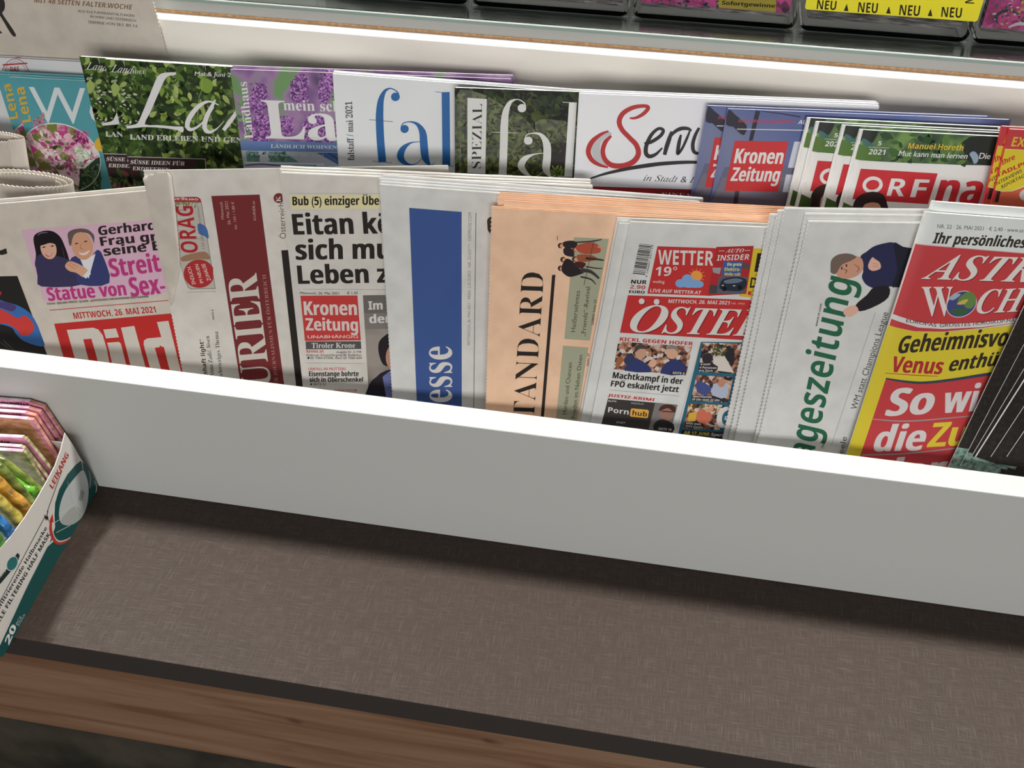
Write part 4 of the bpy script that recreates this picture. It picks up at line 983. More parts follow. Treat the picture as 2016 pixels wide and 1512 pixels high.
f.poly([(900, 1010), (1300, 1012), (1320, 1200), (1100, 1120)], (74, 108, 160)); f.stroke([(995, 1010, 5), (1060, 1055, 6), (1200, 1150, 6)], (34, 42, 60), 1)
f.poly([(330, 1082), (960, 1096), (964, 1106), (334, 1094)], (222, 224, 228)); f.stroke([(330, 1112, 8), (450, 1100, 10), (560, 1108, 11), (670, 1116, 7)], (84, 76, 128)); f.poly([(330, 1125), (900, 1105), (960, 1110), (960, 1300), (340, 1300)], (204, 204, 212)); f.poly([(700, 1102), (900, 1105), (900, 1128), (700, 1128)], (116, 168, 176))
f.text('AT 5,50 € · CH 9,50 sfr · Benelux 5,70 € · I 6,90 € · FIN 6,90 €', (376, 1030), (956, 1043), (378, 1014), LW2, 'm')
LH = magazine(f, 'magazine', 'magazine with purple lavender cover and white serif title', cover=LAVENDER, T=2.6, n=2)
f.copy_at(LH, (232, 320), 3.1, 'second copy behind the magazine with purple lavender cover')

# --- white magazine with big blue letters --------------------------------
def fal(f, c, L, hair, dk):
    pass
f = mag_plane(655, 74); f.crop(400, 50, 4.032)
f.page((1028, 384), (1990, 458), (1075, 1125), 228, 79)
B2 = (34, 96, 160)
FW = noise_mat('silver_white_cover', [(202, 206, 208), (211, 214, 216)], 10, 2, .35, .3)
f.text('falstaff / mai 2021', (1200, 1070), (1182, 604), (1148, 1072), (60, 62, 70), 'e')
f.ell((1526, 567), 35, 34, B2)
f.stroke([(1556, 575, 10), (1546, 535, 10), (1512, 508, 9), (1478, 501, 12), (1440, 525, 26), (1412, 590, 46), (1402, 680, 58), (1401, 760, 61), (1408, 920, 61), (1423, 1085, 61)], B2)
f.line((1318, 748), (1506, 764), 4, (70, 80, 96)); f.line((1346, 1078), (1500, 1090), 4, B2)
f.ell((1599, 822), 33, 32, B2)
f.stroke([(1570, 812, 8), (1588, 778, 8), (1640, 765, 9), (1700, 785, 26), (1742, 850, 54), (1752, 950, 62), (1762, 1040, 58), (1786, 1092, 32), (1812, 1111, 9), (1838, 1092, 4)], B2)
f.stroke([(1728, 922, 4), (1650, 932, 12), (1590, 975, 42), (1566, 1035, 56), (1590, 1082, 38), (1645, 1106, 12), (1700, 1092, 5), (1738, 1055, 4)], B2)
f.poly([(1893, 530), (1957, 528), (1962, 1115), (1900, 1113)], B2); f.line((1842, 527), (1895, 532), 4, B2); f.line((1855, 1112), (1990, 1117), 4, B2)
FALB = magazine(f, 'magazine', 'white magazine with large blue letters f a l', cover=FW, T=3.2, n=3)
f.copy_at(FALB, (1036, 362), 3.5, 'second copy behind the white magazine with large blue letters')

# --- dark green special issue ----------------------------------------------
f = mag_plane(895, 74); f.crop(850, 100, 4.032)
f.page((181, 292), (1168, 326), (184, 975), 228, 79)
f.poly([(181, 380), (360, 330), (560, 430), (760, 560), (860, 740), (860, 1100), (181, 1100)], HEDGE_LOW, 3)
f.poly([(820, 560), (1000, 550), (1160, 600), (1160, 720), (900, 740)], HEDGE_LOW, 3); f.poly([(900, 760), (1120, 740), (1130, 920), (980, 930)], (36, 30, 26), 3); f.poly([(940, 940), (1130, 910), (1130, 1100), (940, 1100)], HEDGE_LOW)
GD = [(26, 38, 18), (46, 70, 30), (70, 98, 40), (20, 28, 15), (30, 40, 20), (58, 56, 26)]
f.leaves(200, [(185, 340), (700, 400), (860, 1000), (185, 1000)], (.8, 3.2), GD, .35)
f.leaves(110, [(620, 560), (1150, 560), (1150, 760), (620, 1000)], (.8, 2.8), [(66, 70, 32), (92, 98, 42), (50, 50, 28), (36, 32, 22)], .35)
f.leaves(60, [(930, 930), (1130, 900), (1130, 1020), (930, 1020)], (.8, 2.8), [(84, 112, 46), (116, 136, 60)], .35); f.leaves(50, [(600, 330), (1160, 340), (1160, 520), (700, 500)], (1.0, 3), [(22, 30, 18), (34, 46, 26)], .5)
f.text('ÖSTERREICHISCHE POST AG MZ02Z031577M FALSTAFF', (234, 985), (236, 372), (221, 985), (120, 124, 112), 's')
WL = (212, 213, 210)
f.poly([(283, 373), (437, 382), (425, 975), (283, 969)], WL); f.text('SPEZIAL', (391, 933), (401, 420), (317, 934), (36, 44, 40), 'l')
f.ell((716, 455), 34, 33, WL)
f.stroke([(744, 445, 10), (735, 415, 9), (702, 391, 8), (665, 387, 10), (620, 412, 30), (588, 485, 50), (577, 580, 60), (574, 680, 62), (568, 850, 62), (562, 985, 62)], WL)
f.line((478, 645), (677, 652), 4, WL); f.line((485, 982), (640, 988), 5, WL)
f.ell((766, 713), 34, 32, WL)
f.stroke([(737, 705, 8), (755, 668, 8), (805, 653, 10), (868, 668, 28), (912, 740, 58), (916, 840, 62), (908, 930, 60), (925, 975, 34), (950, 1000, 8), (982, 984, 4)], WL)
f.stroke([(888, 812, 4), (810, 822, 12), (742, 855, 42), (710, 910, 56), (738, 960, 38), (790, 996, 12), (848, 988, 5), (892, 950, 3)], WL)
f.poly([(1090, 408), (1152, 410), (1115, 998), (1053, 995)], WL); f.line((1038, 407), (1092, 411), 4, WL); f.line((995, 994), (1118, 999), 4, WL)
magazine(f, 'magazine', 'special issue magazine with dark green hedge cover and white letters f a l', cover=HEDGE, T=3.4, n=2)

# --- white magazine with brush lettering -------------------------------------
f = mag_plane(1140, 74); f.crop(850, 100, 4.032)
f.page((1172, 338), (2016, 372), (1125, 1130), 212, 79)
SR = (176, 46, 46)
f.poly([(1405, 640), (1350, 650), (1290, 700), (1268, 780), (1290, 860), (1350, 900), (1400, 905), (1345, 820), (1340, 740), (1380, 690), (1430, 665)], (186, 188, 192), 3)
f.stroke([(1572, 535, 14), (1620, 532, 22), (1680, 500, 30), (1718, 455, 32), (1690, 438, 28), (1600, 450, 34), (1520, 495, 38), (1488, 560, 40), (1510, 625, 38), (1570, 690, 38), (1625, 750, 40), (1640, 820, 42), (1600, 880, 44), (1520, 912, 42), (1430, 908, 42), (1375, 862, 38), (1358, 795, 36), (1378, 725, 36), (1425, 675, 18)], SR)
f.stroke([(1403, 638, 14), (1340, 665, 26), (1270, 725, 38), (1243, 800, 40), (1270, 865, 36), (1330, 905, 26), (1400, 925, 14)], SR)
BK2 = (38, 36, 40)
f.stroke([(1688, 738, 22), (1745, 722, 28), (1815, 675, 28), (1838, 632, 26), (1800, 618, 24), (1745, 665, 28), (1706, 745, 32), (1700, 810, 34), (1728, 838, 32), (1780, 820, 24), (1830, 770, 12)], BK2)
f.stroke([(1905, 640, 22), (1885, 700, 34), (1862, 770, 34), (1848, 826, 28)], BK2); f.stroke([(1862, 740, 16), (1910, 660, 24), (1970, 620, 30), (2030, 617, 26), (2062, 634, 14)], BK2)
f.crop(1300, 150, 5.04)
f.stroke([(205, 580, 20), (190, 640, 34), (178, 710, 38), (172, 770, 30), (215, 720, 26), (262, 620, 26), (300, 525, 16)], BK2); f.stroke([(385, 512, 26), (345, 590, 34), (322, 680, 38), (335, 750, 36), (390, 762, 28), (450, 700, 24), (480, 600, 24)], BK2); f.stroke([(480, 600, 24), (470, 700, 32), (500, 750, 20)], BK2)
f.text('in Stadt & Land', (-170, 1037), (520, 1066), (-153, 978), (56, 54, 58), 'i')
f.crop(850, 100, 4.032)
f.stroke([(1178, 1046, 5), (1290, 1003, 14), (1400, 970, 22), (1560, 935, 28), (1700, 912, 32), (1850, 894, 30), (2050, 884, 26), (2200, 892, 20)], BK2)
f.poly([(1100, 1070), (2200, 1106), (2200, 1160), (1100, 1130)], (152, 36, 42)); f.text('EINFACH', (1822, 1150), (2170, 1160), (1824, 1125), LW2, 'l')
SER = magazine(f, 'magazine', 'white magazine with red and black brush lettering over a black swoosh', cover=noise_mat('cool_white_cover', [(210, 211, 217), (216, 217, 222)], 10, 2, .32, .3), T=2.7, n=3)
for k, p in enumerate([(1176, 320), (1170, 308)]): f.copy_at(SER, p, 3.2 * (k + 1), ['middle copy behind the white magazine with brush lettering', 'rearmost copy behind the white magazine with brush lettering'][k])

# --- blue magazine with red parallelogram logo -----------------------------------
f = mag_plane(1430, 77); f.crop(1300, 150, 5.04)
f.page((668, 322), (1440, 352), (498, 1236), 196, 79)
f.poly([(640, 900), (2200, 900), (2200, 1500), (400, 1500)], (96, 98, 122)); f.poly([(620, 1000), (2200, 1000), (2200, 1500), (400, 1500)], (112, 108, 124))
DKB = (38, 36, 52)
f.poly([(675, 330), (740, 380), (858, 488), (830, 586), (765, 545), (720, 500), (650, 480)], DKB, 2); f.poly([(945, 340), (992, 346), (916, 640), (878, 640)], DKB); f.stroke([(1000, 346, 6), (1200, 372, 10), (1390, 404, 12)], DKB, 1); f.poly([(742, 1140), (784, 1140), (762, 1300), (718, 1300)], (66, 56, 64))
f.text('DAS KRONE-MAGAZIN', (775, 456), (1308, 468), (784, 426), (188, 52, 70), 'b'); f.text('AUSGABE', (1365, 474), (1640, 482), (1379, 434), LW2, 'b'); f.line((760, 525), (1900, 545), 8, LW2)
f.poly([(740, 640), (1270, 651), (1165, 1148), (638, 1137)], (194, 46, 50)); f.text('Kronen', (727, 863), (1200, 870), (757, 718), LW2, 'h'); f.text('Zeitung', (693, 1039), (1165, 1046), (724, 904), LW2, 'h')
f.text('R', (1265, 908), (1500, 914), (1330, 648), (196, 200, 214), 'h'); f.text('E', (1212, 1150), (1400, 1155), (1248, 975), (196, 200, 214), 'h')
for k in range(42):
    t0 = k / 42; x = 650 - 160 * t0; y = 400 + 830 * t0
    f.line((x, y), (x - 1.8, y + 10), 4, (150, 160, 190))
KM = magazine(f, 'magazine', 'front copy of the blue magazine with slanted red logo box', cover=SKYBLUE, T=2.6, n=2)
f.copy_at(KM, (466, 290), 3.1, 'rear copy of the blue magazine with slanted red logo box, shifted left')

# --- garden photo magazines with red box logo -----------------------------------
f = mag_plane(1690, 73); f.crop(1616, 150, 5.04)
f.bulge = lambda x, y: -1.9 * max(0, 1 - x / 10.0) ** 2; f.cuts = [.4, .8, 1.3, 2, 3, 4, 5.2, 6.5, 8, 10]
f.page((388, 530), (1745, 596), (192, 1270), 208, 79)
f.poly([(370, 500), (2300, 610), (2300, 925), (1660, 886), (1400, 880), (800, 858), (500, 842), (320, 826)], GARDEN)
f.poly([(380, 520), (560, 525), (540, 620), (480, 680), (420, 640), (360, 650)], (26, 34, 30), 3); f.poly([(415, 620), (470, 640), (520, 690), (500, 740), (450, 720), (420, 680)], (58, 104, 100), 3); f.poly([(355, 690), (480, 700), (600, 800), (560, 835), (330, 820)], (78, 112, 44), 3); f.poly([(1480, 600), (2300, 640), (2300, 900), (1600, 880), (1440, 800)], (34, 38, 34), 3)
f.poly([(1475, 770), (1520, 745), (1562, 790), (1555, 850), (1520, 868), (1500, 820)], (140, 160, 182), 3); f.leaves(40, [(650, 560), (1400, 590), (1450, 860), (650, 840)], (2, 6), [(40, 74, 36), (60, 96, 48), (34, 56, 34), (84, 116, 56)])
f.text('5', (563, 685), (597, 687), (575, 643), LW2, 'b'); f.line((470, 702), (680, 713), 3.5, LW2); f.text('2021', (470, 774), (632, 781), (484, 722), LW2, 'b')
f.text('Manuel Horeth', (862, 717), (1408, 738), (877, 662), (214, 178, 62), 'b'); f.text('Mut kann man lernen', (766, 790), (1446, 818), (784, 738), LW2, 'm'); f.text('Die Natur', (1566, 818), (1900, 830), (1582, 760), LW2, 'm')
OR = (190, 42, 50); OW = (212, 212, 212)
f.poly([(396, 918), (1160, 965), (1062, 1270), (314, 1220)], OR); f.ring((514, 1078), 84, 66, 34, OW, -10)
f.text('R', (650, 1186), (822, 1192), (700, 1014), OW, 'b'); f.text('F', (884, 1199), (1030, 1204), (935, 1022), OW, 'b')
f.text('nachlese', (1122, 1258), (2750, 1330), (1215, 958), OR, 'h')
f.poly([(318, 1290), (350, 1215), (420, 1165), (520, 1145), (608, 1168), (648, 1230), (650, 1400), (318, 1400)], (44, 30, 30), 2); f.poly([(420, 1292), (470, 1258), (540, 1254), (590, 1284), (600, 1420), (420, 1420)], (190, 140, 116), 2)
f.poly([(200, 1240), (330, 1300), (300, 1420), (150, 1400)], (60, 88, 40)) 
ORFW = noise_mat('nature_cover_white', [(202, 202, 202), (210, 210, 208)], 10, 2, .35, .3)
ORF = magazine(f, 'magazine', 'frontmost copy of the magazine with green garden strip and red box logo', cover=ORFW, T=2.7, n=2)
for k, (p, l) in enumerate([((214, 486), 'second copy of the magazine with green garden strip and red box logo'), ((-46, 452), 'third copy of the magazine with green garden strip, its date half showing'), ((-132, 412), 'rearmost copy of the magazine with green garden strip, farthest left')]): f.copy_at(ORF, p, 3.4 * (k + 1), l)

# --- red magazine with yellow sticker ---------------------------------------------
f = mag_plane(1985, 74); f.crop(1616, 150, 5.04)
f.page((1872, 524), (2300, 545), (1700, 1230), 205, 79)
SRD = noise_mat('red_cover', [(166, 38, 44), (176, 44, 50)], 10, 2, .35, .3)
f.poly([(1760, 1150), (1880, 1120), (2300, 1100), (2300, 1400), (1700, 1400)], (196, 92, 66), 2); f.poly([(1750, 1140), (1785, 1140), (1760, 1250), (1720, 1250)], (60, 28, 30)); f.ell((2040, 1180), 70, 60, (200, 198, 200))
f.text('EXTRA', (1885, 696), (2230, 708), (1915, 602), (206, 178, 50), 'b'); f.text('POST', (1690, 1290), (1668, 1150), (1640, 1296), LW2, 'm')
f.poly([(1768, 716), (2300, 745), (2300, 1050), (2010, 1100), (1900, 1142), (1800, 1146), (1700, 1122), (1620, 1082)], (210, 206, 150)); f.poly([(1772, 722), (2300, 751), (2300, 1040), (2010, 1088), (1900, 1132), (1800, 1136), (1705, 1112), (1630, 1076)], (204, 184, 46))
f.text('Ihre', (1797, 884), (1925, 822), (1790, 835), R_, 'h'); f.text('STADLPOST', (1706, 1022), (2160, 828), (1697, 982), R_, 'h'); f.text('INTERVIEWS', (1737, 1088), (1996, 952), (1729, 1055), (50, 46, 40), 'm'); f.text('REPORTAGEN', (1796, 1116), (2080, 970), (1789, 1084), (50, 46, 40), 'm')
STL = magazine(f, 'magazine', 'front copy of the red magazine with tilted yellow sticker, at right frame edge', cover=SRD, T=2.8, n=2)
f.copy_at(STL, (1798, 496), 3.1, 'rear copy of the red magazine with yellow sticker, shifted left')

# --- big newspaper standing behind at the upper left --------------------------------
f = Face(on_y(250, 80, YK + 161.4), 0, 0); f.crop(0, 0, 4.032)
f.bulge = gentle(.5, .2)
f.page((-900, -420), (1130, -300), (-760, 800), 250, 79)
f.O = f.world((1105, -420)); f.page((1105, -420), (0, -530), (1330, 430), 250, 79)
f.a = -f.a
# left edge origin so that the serrated right edge falls where the photo shows it
f.O = f.O - (f.U * f.a.x + f.V * f.a.y) * f.W
m = Matrix((f.U, f.V, f.N)).transposed().to_4x4(); m.translation = f.O * MM; f.M = m
den = f.a.x * f.b.y - f.a.y * f.b.x; f.inv = (f.b.y / den, -f.b.x / den, -f.a.y / den, f.a.x / den)
f.H = f.O.z - 118
BR = (124, 98, 72); GK = (86, 80, 74)
f.text('MIT 48 SEITEN FALTER:WOCHE', (272, 18), (1043, 77), (277, -20), BR, 'b')
f.text('ALLE KULTURVERANSTALTUNGEN', (615, 96), (1063, 136), (618, 77), GK, 'm'); f.text('IN WIEN UND ÖSTERREICH', (715, 140), (1076, 175), (718, 121), GK, 'm'); f.text('TERMINE VON 28.5. BIS 3.6.', (695, 186), (1095, 218), (697, 165), GK, 'm')
LN = newspaper(f, 'large_newspaper', 'large beige newspaper rising behind the magazines at upper left', face=NEWS_WARM, n=1, serR=1.0, pitch=.8)
f.shapes = []
f.poly([(-60, -60), (20, -20), (42, 30), (36, 80), (20, 104), (70, 180), (130, 275), (106, 286), (60, 220), (0, 118), (-60, 60)], (52, 48, 48), 2)
f.print_obj(LN, 'cover_picture'); f.shapes = []
f.poly([(-60, 200), (0, 236), (22, 262), (-60, 270)], (52, 48, 48))
f.print_obj(LN, 'cover_picture')

# ================================================================== TICKET TRAYS ON THE GLASS
def slab_poly(name, parent, uvs, M, n0, t, mats, side=None):
    """closed outline (mm, in a page frame) extruded backwards by t"""
    n = len(uvs); V = [(u, v, n0) for u, v in uvs] + [(u, v, n0 - t) for u, v in uvs]
    tri = tessellate_polygon([[Vector((u, v, 0)) for u, v in uvs]])
    Fc = [tuple(x) for x in tri] + [tuple(i + n for i in reversed(x)) for x in tri]
    Fc += [(i, i + n, (i + 1) % n + n, (i + 1) % n) for i in range(n)]
    o = mesh_obj(name, V, Fc, mats, parent)
    bm = bmesh.new(); bm.from_mesh(o.data); bmesh.ops.recalc_face_normals(bm, faces=bm.faces); bm.to_mesh(o.data); bm.free()
    return o
def rrect(x0, x1, z0, z1, r, n=6, top=True):
    pts = []
    for cx, cy, a in ((x0 + r, z0 + r, 180), (x1 - r, z0 + r, 270)) + (((x1 - r, z1 - r, 0), (x0 + r, z1 - r, 90)) if top else ()):
        for k in range(n + 1):
            t = math.radians(a + 90 * k / n); pts.append((cx + r * math.cos(t), cy + r * math.sin(t)))
    if not top: pts += [(x1, z1), (x0, z1)]
    return pts
FXZ = Matrix(((1, 0, 0, 0), (0, 0, -1, 0), (0, 1, 0, 0), (0, 0, 0, 1)))       # frame: x right, y up, z towards the viewer
YT = on_z(1400, 45, ZTOP).y
tray_x = [on_y(x, yy, YT).x for x, yy in ((618, -12), (926, 11), (1241, 34), (1568, 58), (1908, 82), (2250, 106))]
tray_lab = ['clear ticket tray at the far left, only its front corner showing', 'clear plastic tray with dark ticket edges, second from left', 'clear plastic tray with pink ticket and small yellow print strip', 'clear plastic tray with yellow sign hung on its front', 'clear plastic tray with pink ticket at the right frame edge']
pinkT = noise_mat('pink_ticket_art', [(60, 50, 60), (170, 60, 120), (190, 80, 140), (120, 40, 90)], 160, 3, .35, .3, kind='voronoi', stops=[.2, .4, .6, .85])
darkT = noise_mat('dark_ticket_art', [(52, 50, 52), (100, 96, 96), (160, 156, 154)], 60, 3, .35, .3, stretch=(1, 8, 1), stops=[.35, .5, .7])
for k in range(5):
    xa, xb = tray_x[k] + 1.2, tray_x[k + 1] - 1.2; w_ = xb - xa; hh = 100
    m = Matrix.Translation(Vector((xa, YT, ZTOP + .1)) * MM) @ FXZ
    r = empty('ticket_tray', m, tray_lab[k], 'ticket tray', 'clear ticket trays on the glass plate')
    slab_poly('front_wall', r, rrect(0, w_, 0, hh, 7), m, 0, 1.8, ACRYL)
    slab_poly('back_wall', r, rrect(0, w_, 0, hh, 7), m, -88, 1.8, ACRYL)
    out = rrect(0, w_, 0, hh, 7, top=False); inn = rrect(2.2, w_ - 2.2, 2.2, hh, 5, top=False)
    n = len(out); V = [(x, y, z) for z in (-1.9, -87.9) for (x, y) in out + inn]
    Fc = []
    for i in range(n - 1):
        Fc += [(i, i + 1, n + i + 1, n + i), (2 * n + i, 3 * n + i, 3 * n + i + 1, 2 * n + i + 1), (i, 2 * n + i, 2 * n + i + 1, i + 1), (n + i, n + i + 1, 3 * n + i + 1, 3 * n + i)]
    mesh_obj('tray_body', V, [q for q in Fc if True], ACRYL, r)
    slab_poly('front_rim', r, [(x, y) for x, y in rrect(0, w_, 0, 3.4, 1.6)], m, 1.1, 1.1, ACRYL)
    # tickets standing inside
    tm = Matrix.Translation(Vector((xa + 6, YT + 6, ZTOP + 6)) * MM) @ FXZ
    tl = ['stack of scratch tickets in the far left clear tray', 'stack of dark edged scratch tickets in the second clear tray', 'pink scratch tickets with yellow print strip in clear tray', 'scratch tickets behind the yellow sign', 'pink scratch tickets in the clear tray at right frame edge'][k]
    tr = empty('scratch_ticket_stack', tm, tl, 'tickets')
    slab_poly('ticket', tr, rrect(0, w_ - 12, 0 if k in (0, 1) else 4, 92, 2), tm, 0, 1.2, [pinkT if k in (2, 4) else darkT])
    for q in range(3): slab_poly('ticket', tr, rrect(0, w_ - 12, 0, 88, 2), tm, -3 - q * 3, 1.2, darkT)
    g = Face(Vector((0, YT + 6, ZTOP + 6)), 0, 0); g.gloss = True
    g.O = Vector((xa + 6, YT + 6, ZTOP + 6 + 92)); g.a = Vector((1, 0, 0)); g.b = Vector((0, -1, 0)); g.W = w_ - 12; g.H = 92; g.inv = (1, 0, 0, -1)
    mm_ = Matrix((g.U, g.V, g.N)).transposed().to_4x4(); mm_.translation = g.O * MM
    if k == 2:
        g.crop(1300, 0, 2.816)
        g.poly([(320, -80), (645, -60), (640, 66), (316, 40)], (176, 160, 66)); g.text('Sofortgewinne', (340, 24), (634, 42), (343, 3), (56, 52, 34), 'h'); g.text('BIS 100.000', (340, -24), (560, -14), (343, -50), (56, 52, 34), 'b')
        g.leaves(40, [(0, -40), (320, -20), (320, 40), (0, 20)], (.8, 2.4), [(60, 90, 80), (50, 40, 50), (206, 120, 170), (40, 80, 90)])
    elif k == 4:
        g.crop(1300, 0, 2.816)
        g.stroke([(1870, 130, 8), (1860, 95, 12), (1890, 65, 14), (1940, 58, 12), (1990, 80, 10)], (50, 76, 70)); g.leaves(70, [(1850, -20), (2200, 0), (2200, 150), (1850, 130)], (.6, 1.8), [(60, 96, 80), (206, 170, 80), (200, 190, 200), (50, 60, 70)]); g.stroke([(1930, 150, 10), (1990, 130, 18), (2080, 140, 16)], (204, 200, 206))
    elif k in (1, 3):
        g.crop(1300, 0, 2.816); g.leaves(60, [(-1100 if k == 1 else 850, -80), (-200 if k == 1 else 1700, -60), (-200 if k == 1 else 1700, 60), (-1100 if k == 1 else 850, 20)], (.8, 3), [(120, 116, 116), (70, 66, 68), (150, 146, 146)], .25)
    if g.shapes:
        o = g.print_obj(None, 'ticket_print', off=.15); o.parent = tr; o.matrix_parent_inverse = tm.inverted(); o.matrix_world = mm_
# yellow sign hung on the fourth tray
g = Face(Vector((0, YT - 3.2, 0)), 0, 0); g.crop(1300, 0, 2.816); g.gloss = True
g.O = g.world((800, 52)); 
g.page((800, -170), (1790, -95), (800, 52), 124, ZTOP, H=1)
g.a = Vector((1, 0, 0)); g.b = Vector((0, -1, 0)); a0 = g.world((800, 52)); a1 = g.world((1757, 121)); zlow = (a0.z + a1.z) / 2
g.O = Vector((a0.x, YT - 3.2, zlow + 34)); g.W = a1.x - a0.x; g.H = 34; g.inv = (1, 0, 0, -1)
m = Matrix((g.U, g.V, g.N)).transposed().to_4x4(); m.translation = g.O * MM; g.M = m
r = g.root('price_sign', 'yellow sign strip with black letters hung on the fourth ticket tray', 'sign')
YS = (226, 212, 40)
slab_poly('sign_board', r, [(x, y - 34) for x, y in rrect(0, g.W, 0, 34, 2.2)], m, 0, 1.0, base_mat('yellow_sign', YS, .35, .35))
SB = (44, 42, 32)
for a, b, c in (((866, 50), (972, 56), (872, 0)), ((1094, 67), (1202, 73), (1100, 12)), ((1323, 83), (1435, 89), (1330, 26)), ((1556, 93), (1668, 99), (1562, 38))): g.text('NEU', a, b, c, SB, 'b')
for cx, cy in ((1030, 62), (1264, 76), (1495, 90)): g.poly([(cx - 13, cy - 2), (cx + 13, cy), (cx + 4, cy - 42)], SB)
g.text('NEU', (1740, 20), (1735, -75), (1690, 18), SB, 'b')
g.poly([(850, -120), (1700, -60), (1690, -8), (850, -50)], CROWD)
g.print_obj(r, off=.08)
for xx in (20, g.W - 48): slab_poly('clip', r, [(x + xx, y - 38.5) for x, y in rrect(0, 22, 0, 7, 1)], m, -1.2, 1.0, ACRYL)

# ================================================================== MASK BOX AT THE LEFT
pa = on_z(195, 958.5, 0); pb = on_z(8, 1290, 0)
ang = math.degrees(math.atan2(pa.y - pb.y, pa.x - pb.x))
f = Face(pb, ang, 0); f.gloss = True
f.O = f.P0 + Vector((0, 0, 140)) - f.U * 40; f.a = Vector((1, 0, 0)); f.b = Vector((0, -1, 0)); f.W = 260; f.H = 140; f.inv = (1, 0, 0, -1)
m = Matrix((f.U, f.V, f.N)).transposed().to_4x4(); m.translation = f.O * MM; f.M = m
maskbox = f.root('cardboard_display_box', 'white and dark green cardboard box with cut-down top holding wrapped masks', 'box')
CARDW = noise_mat('white_coated_card', [(188, 184, 178), (198, 194, 188)], 12, 3, .5, .2)
out = [(128, 852), (120, 885), (108, 918), (92, 948), (72, 983), (48, 1020), (20, 1058), (-10, 1092), (-36, 1122), (-46, 1140), (-20, 1240), (6, 1292), (60, 1198), (110, 1108), (160, 1022), (196, 959), (186, 942), (158, 902), (145, 878)]
uv = [f.uv(p) for p in out]; uv = [(u, max(v, -139.7)) for u, v in uv]
slab_poly('side_panel', maskbox, uv, m, 0, .6, CARDW)
f.crop(0, 900, 3.78)
DG = (28, 74, 72)
f.poly([(600, 28), (560, 60), (500, 130), (440, 240), (410, 340), (405, 430), (410, 520), (380, 610), (300, 760), (180, 1010), (60, 1270), (0, 1400), (-60, 1500), (30, 1480), (60, 1440), (230, 1130), (420, 800), (600, 480), (742, 225), (690, 130), (640, 60)], DG)
f.poly([(612, 98), (640, 140), (658, 220), (652, 330), (620, 430), (560, 490), (500, 508), (455, 490), (438, 430), (450, 340), (490, 240), (550, 160)], (176, 180, 178), 4)
f.poly([(560, 490), (500, 508), (455, 490), (470, 440), (560, 360), (610, 430)], (158, 160, 156), 2)
f.line((438, 430), (545, 352), 3, (196, 196, 192)); f.line((545, 352), (612, 440), 3, (196, 196, 192)); f.line((545, 352), (500, 180), 2, (160, 162, 160))
for q in range(4): f.line((585 + q * 8, 320 + q * 2), (606 + q * 6, 240 + q * 6), 3, (60, 62, 62))
f.stroke([(606, 30, 3), (612, 60, 3), (618, 98, 3)], (200, 204, 200)); f.stroke([(660, 90, 2), (672, 160, 3), (668, 230, 2)], (190, 196, 192)); f.stroke([(700, 175, 3), (716, 210, 5), (714, 260, 6), (698, 302, 3)], (190, 192, 188)); f.line((418, 562), (520, 508), 4, (190, 192, 188)); f.line((405, 488), (440, 466), 4, (190, 192, 188))
f.stroke([(538, 588, 4), (490, 618, 12), (440, 628, 14), (405, 600, 14), (388, 550, 12), (380, 500, 8)], (190, 186, 180)); 
f.stroke([(530, 598, 3), (480, 632, 14), (430, 640, 20), (395, 605, 22), (376, 540, 20), (378, 480, 16)], (172, 54, 46)); f.poly([(362, 484), (398, 484), (390, 420)], (172, 54, 46))
f.text('LEIKANG', (392, 240), (512, -10), (366, 212), (168, 56, 50), 'h')
f.line((460, 100), (350, 408), 5, (40, 44, 44)); f.line((335, 440), (-20, 1110), 5, (40, 44, 44)); f.ell((346, 450), 14, 12, (40, 44, 44)); f.line((330, 430), (360, 470), 7, (40, 44, 44)); f.line((356, 400), (340, 470), 6, (40, 44, 44))
f.text('Partikelfiltrierende Halbmaske', (-120, 1330), (352, 530), (-142, 1316), (44, 48, 48), 'b'); f.text('PARTICLE FILTERING HALF MASK', (-100, 1400), (374, 575), (-124, 1384), (44, 48, 48), 'b')
f.poly([(390, 615), (345, 655), (215, 920), (0, 1350), (-40, 1420), (-46, 1440), (0, 1360), (215, 935), (352, 668), (396, 628)], (190, 190, 186))
f.text('20', (66, 1400), (122, 1268), (30, 1376), (206, 208, 206), 'h'); f.text('PCS', (130, 1252), (162, 1192), (116, 1240), (170, 180, 176), 's'); f.text('Stück', (140, 1262), (190, 1170), (128, 1250), (150, 162, 158), 's')
f.poly([(105, 745), (130, 712), (146, 730), (138, 760), (120, 800)], (34, 44, 44)); f.poly([(60, 820), (0, 890), (-60, 960), (-60, 1010), (0, 945), (80, 850)], (34, 44, 44)); f.ell((90, 792), 40, 58, (196, 200, 196), 25); f.ell((90, 792), 36, 53, (40, 104, 104), 25)
f.text('2099', (-6, 905), (46, 850), (-20, 892), (200, 200, 196), 's')
# keep the print inside the cut side panel
def clip_print(f, outline):
    pass
po = f.print_obj(maskbox, 'side_print', off=.08)
bm = bmesh.new(); bm.from_mesh(po.data)
f.crop(0, 0, 1)
for a, b in (((196, 959), (128, 852)), ((8, 1290), (196, 959)),):
    A = Vector((*f.uv(a), 0)) * MM; B = Vector((*f.uv(b), 0)) * MM; d = B - A
    n_ = Vector((-d.y, d.x, 0)); cen = Vector((*f.uv((90, 1040)), 0)) * MM
    if (cen - A).dot(n_) > 0: n_ = -n_
    bmesh.ops.bisect_plane(bm, geom=bm.verts[:] + bm.edges[:] + bm.faces[:], plane_co=A, plane_no=n_, clear_outer=True, dist=1e-6)
bm.to_mesh(po.data); bm.free()
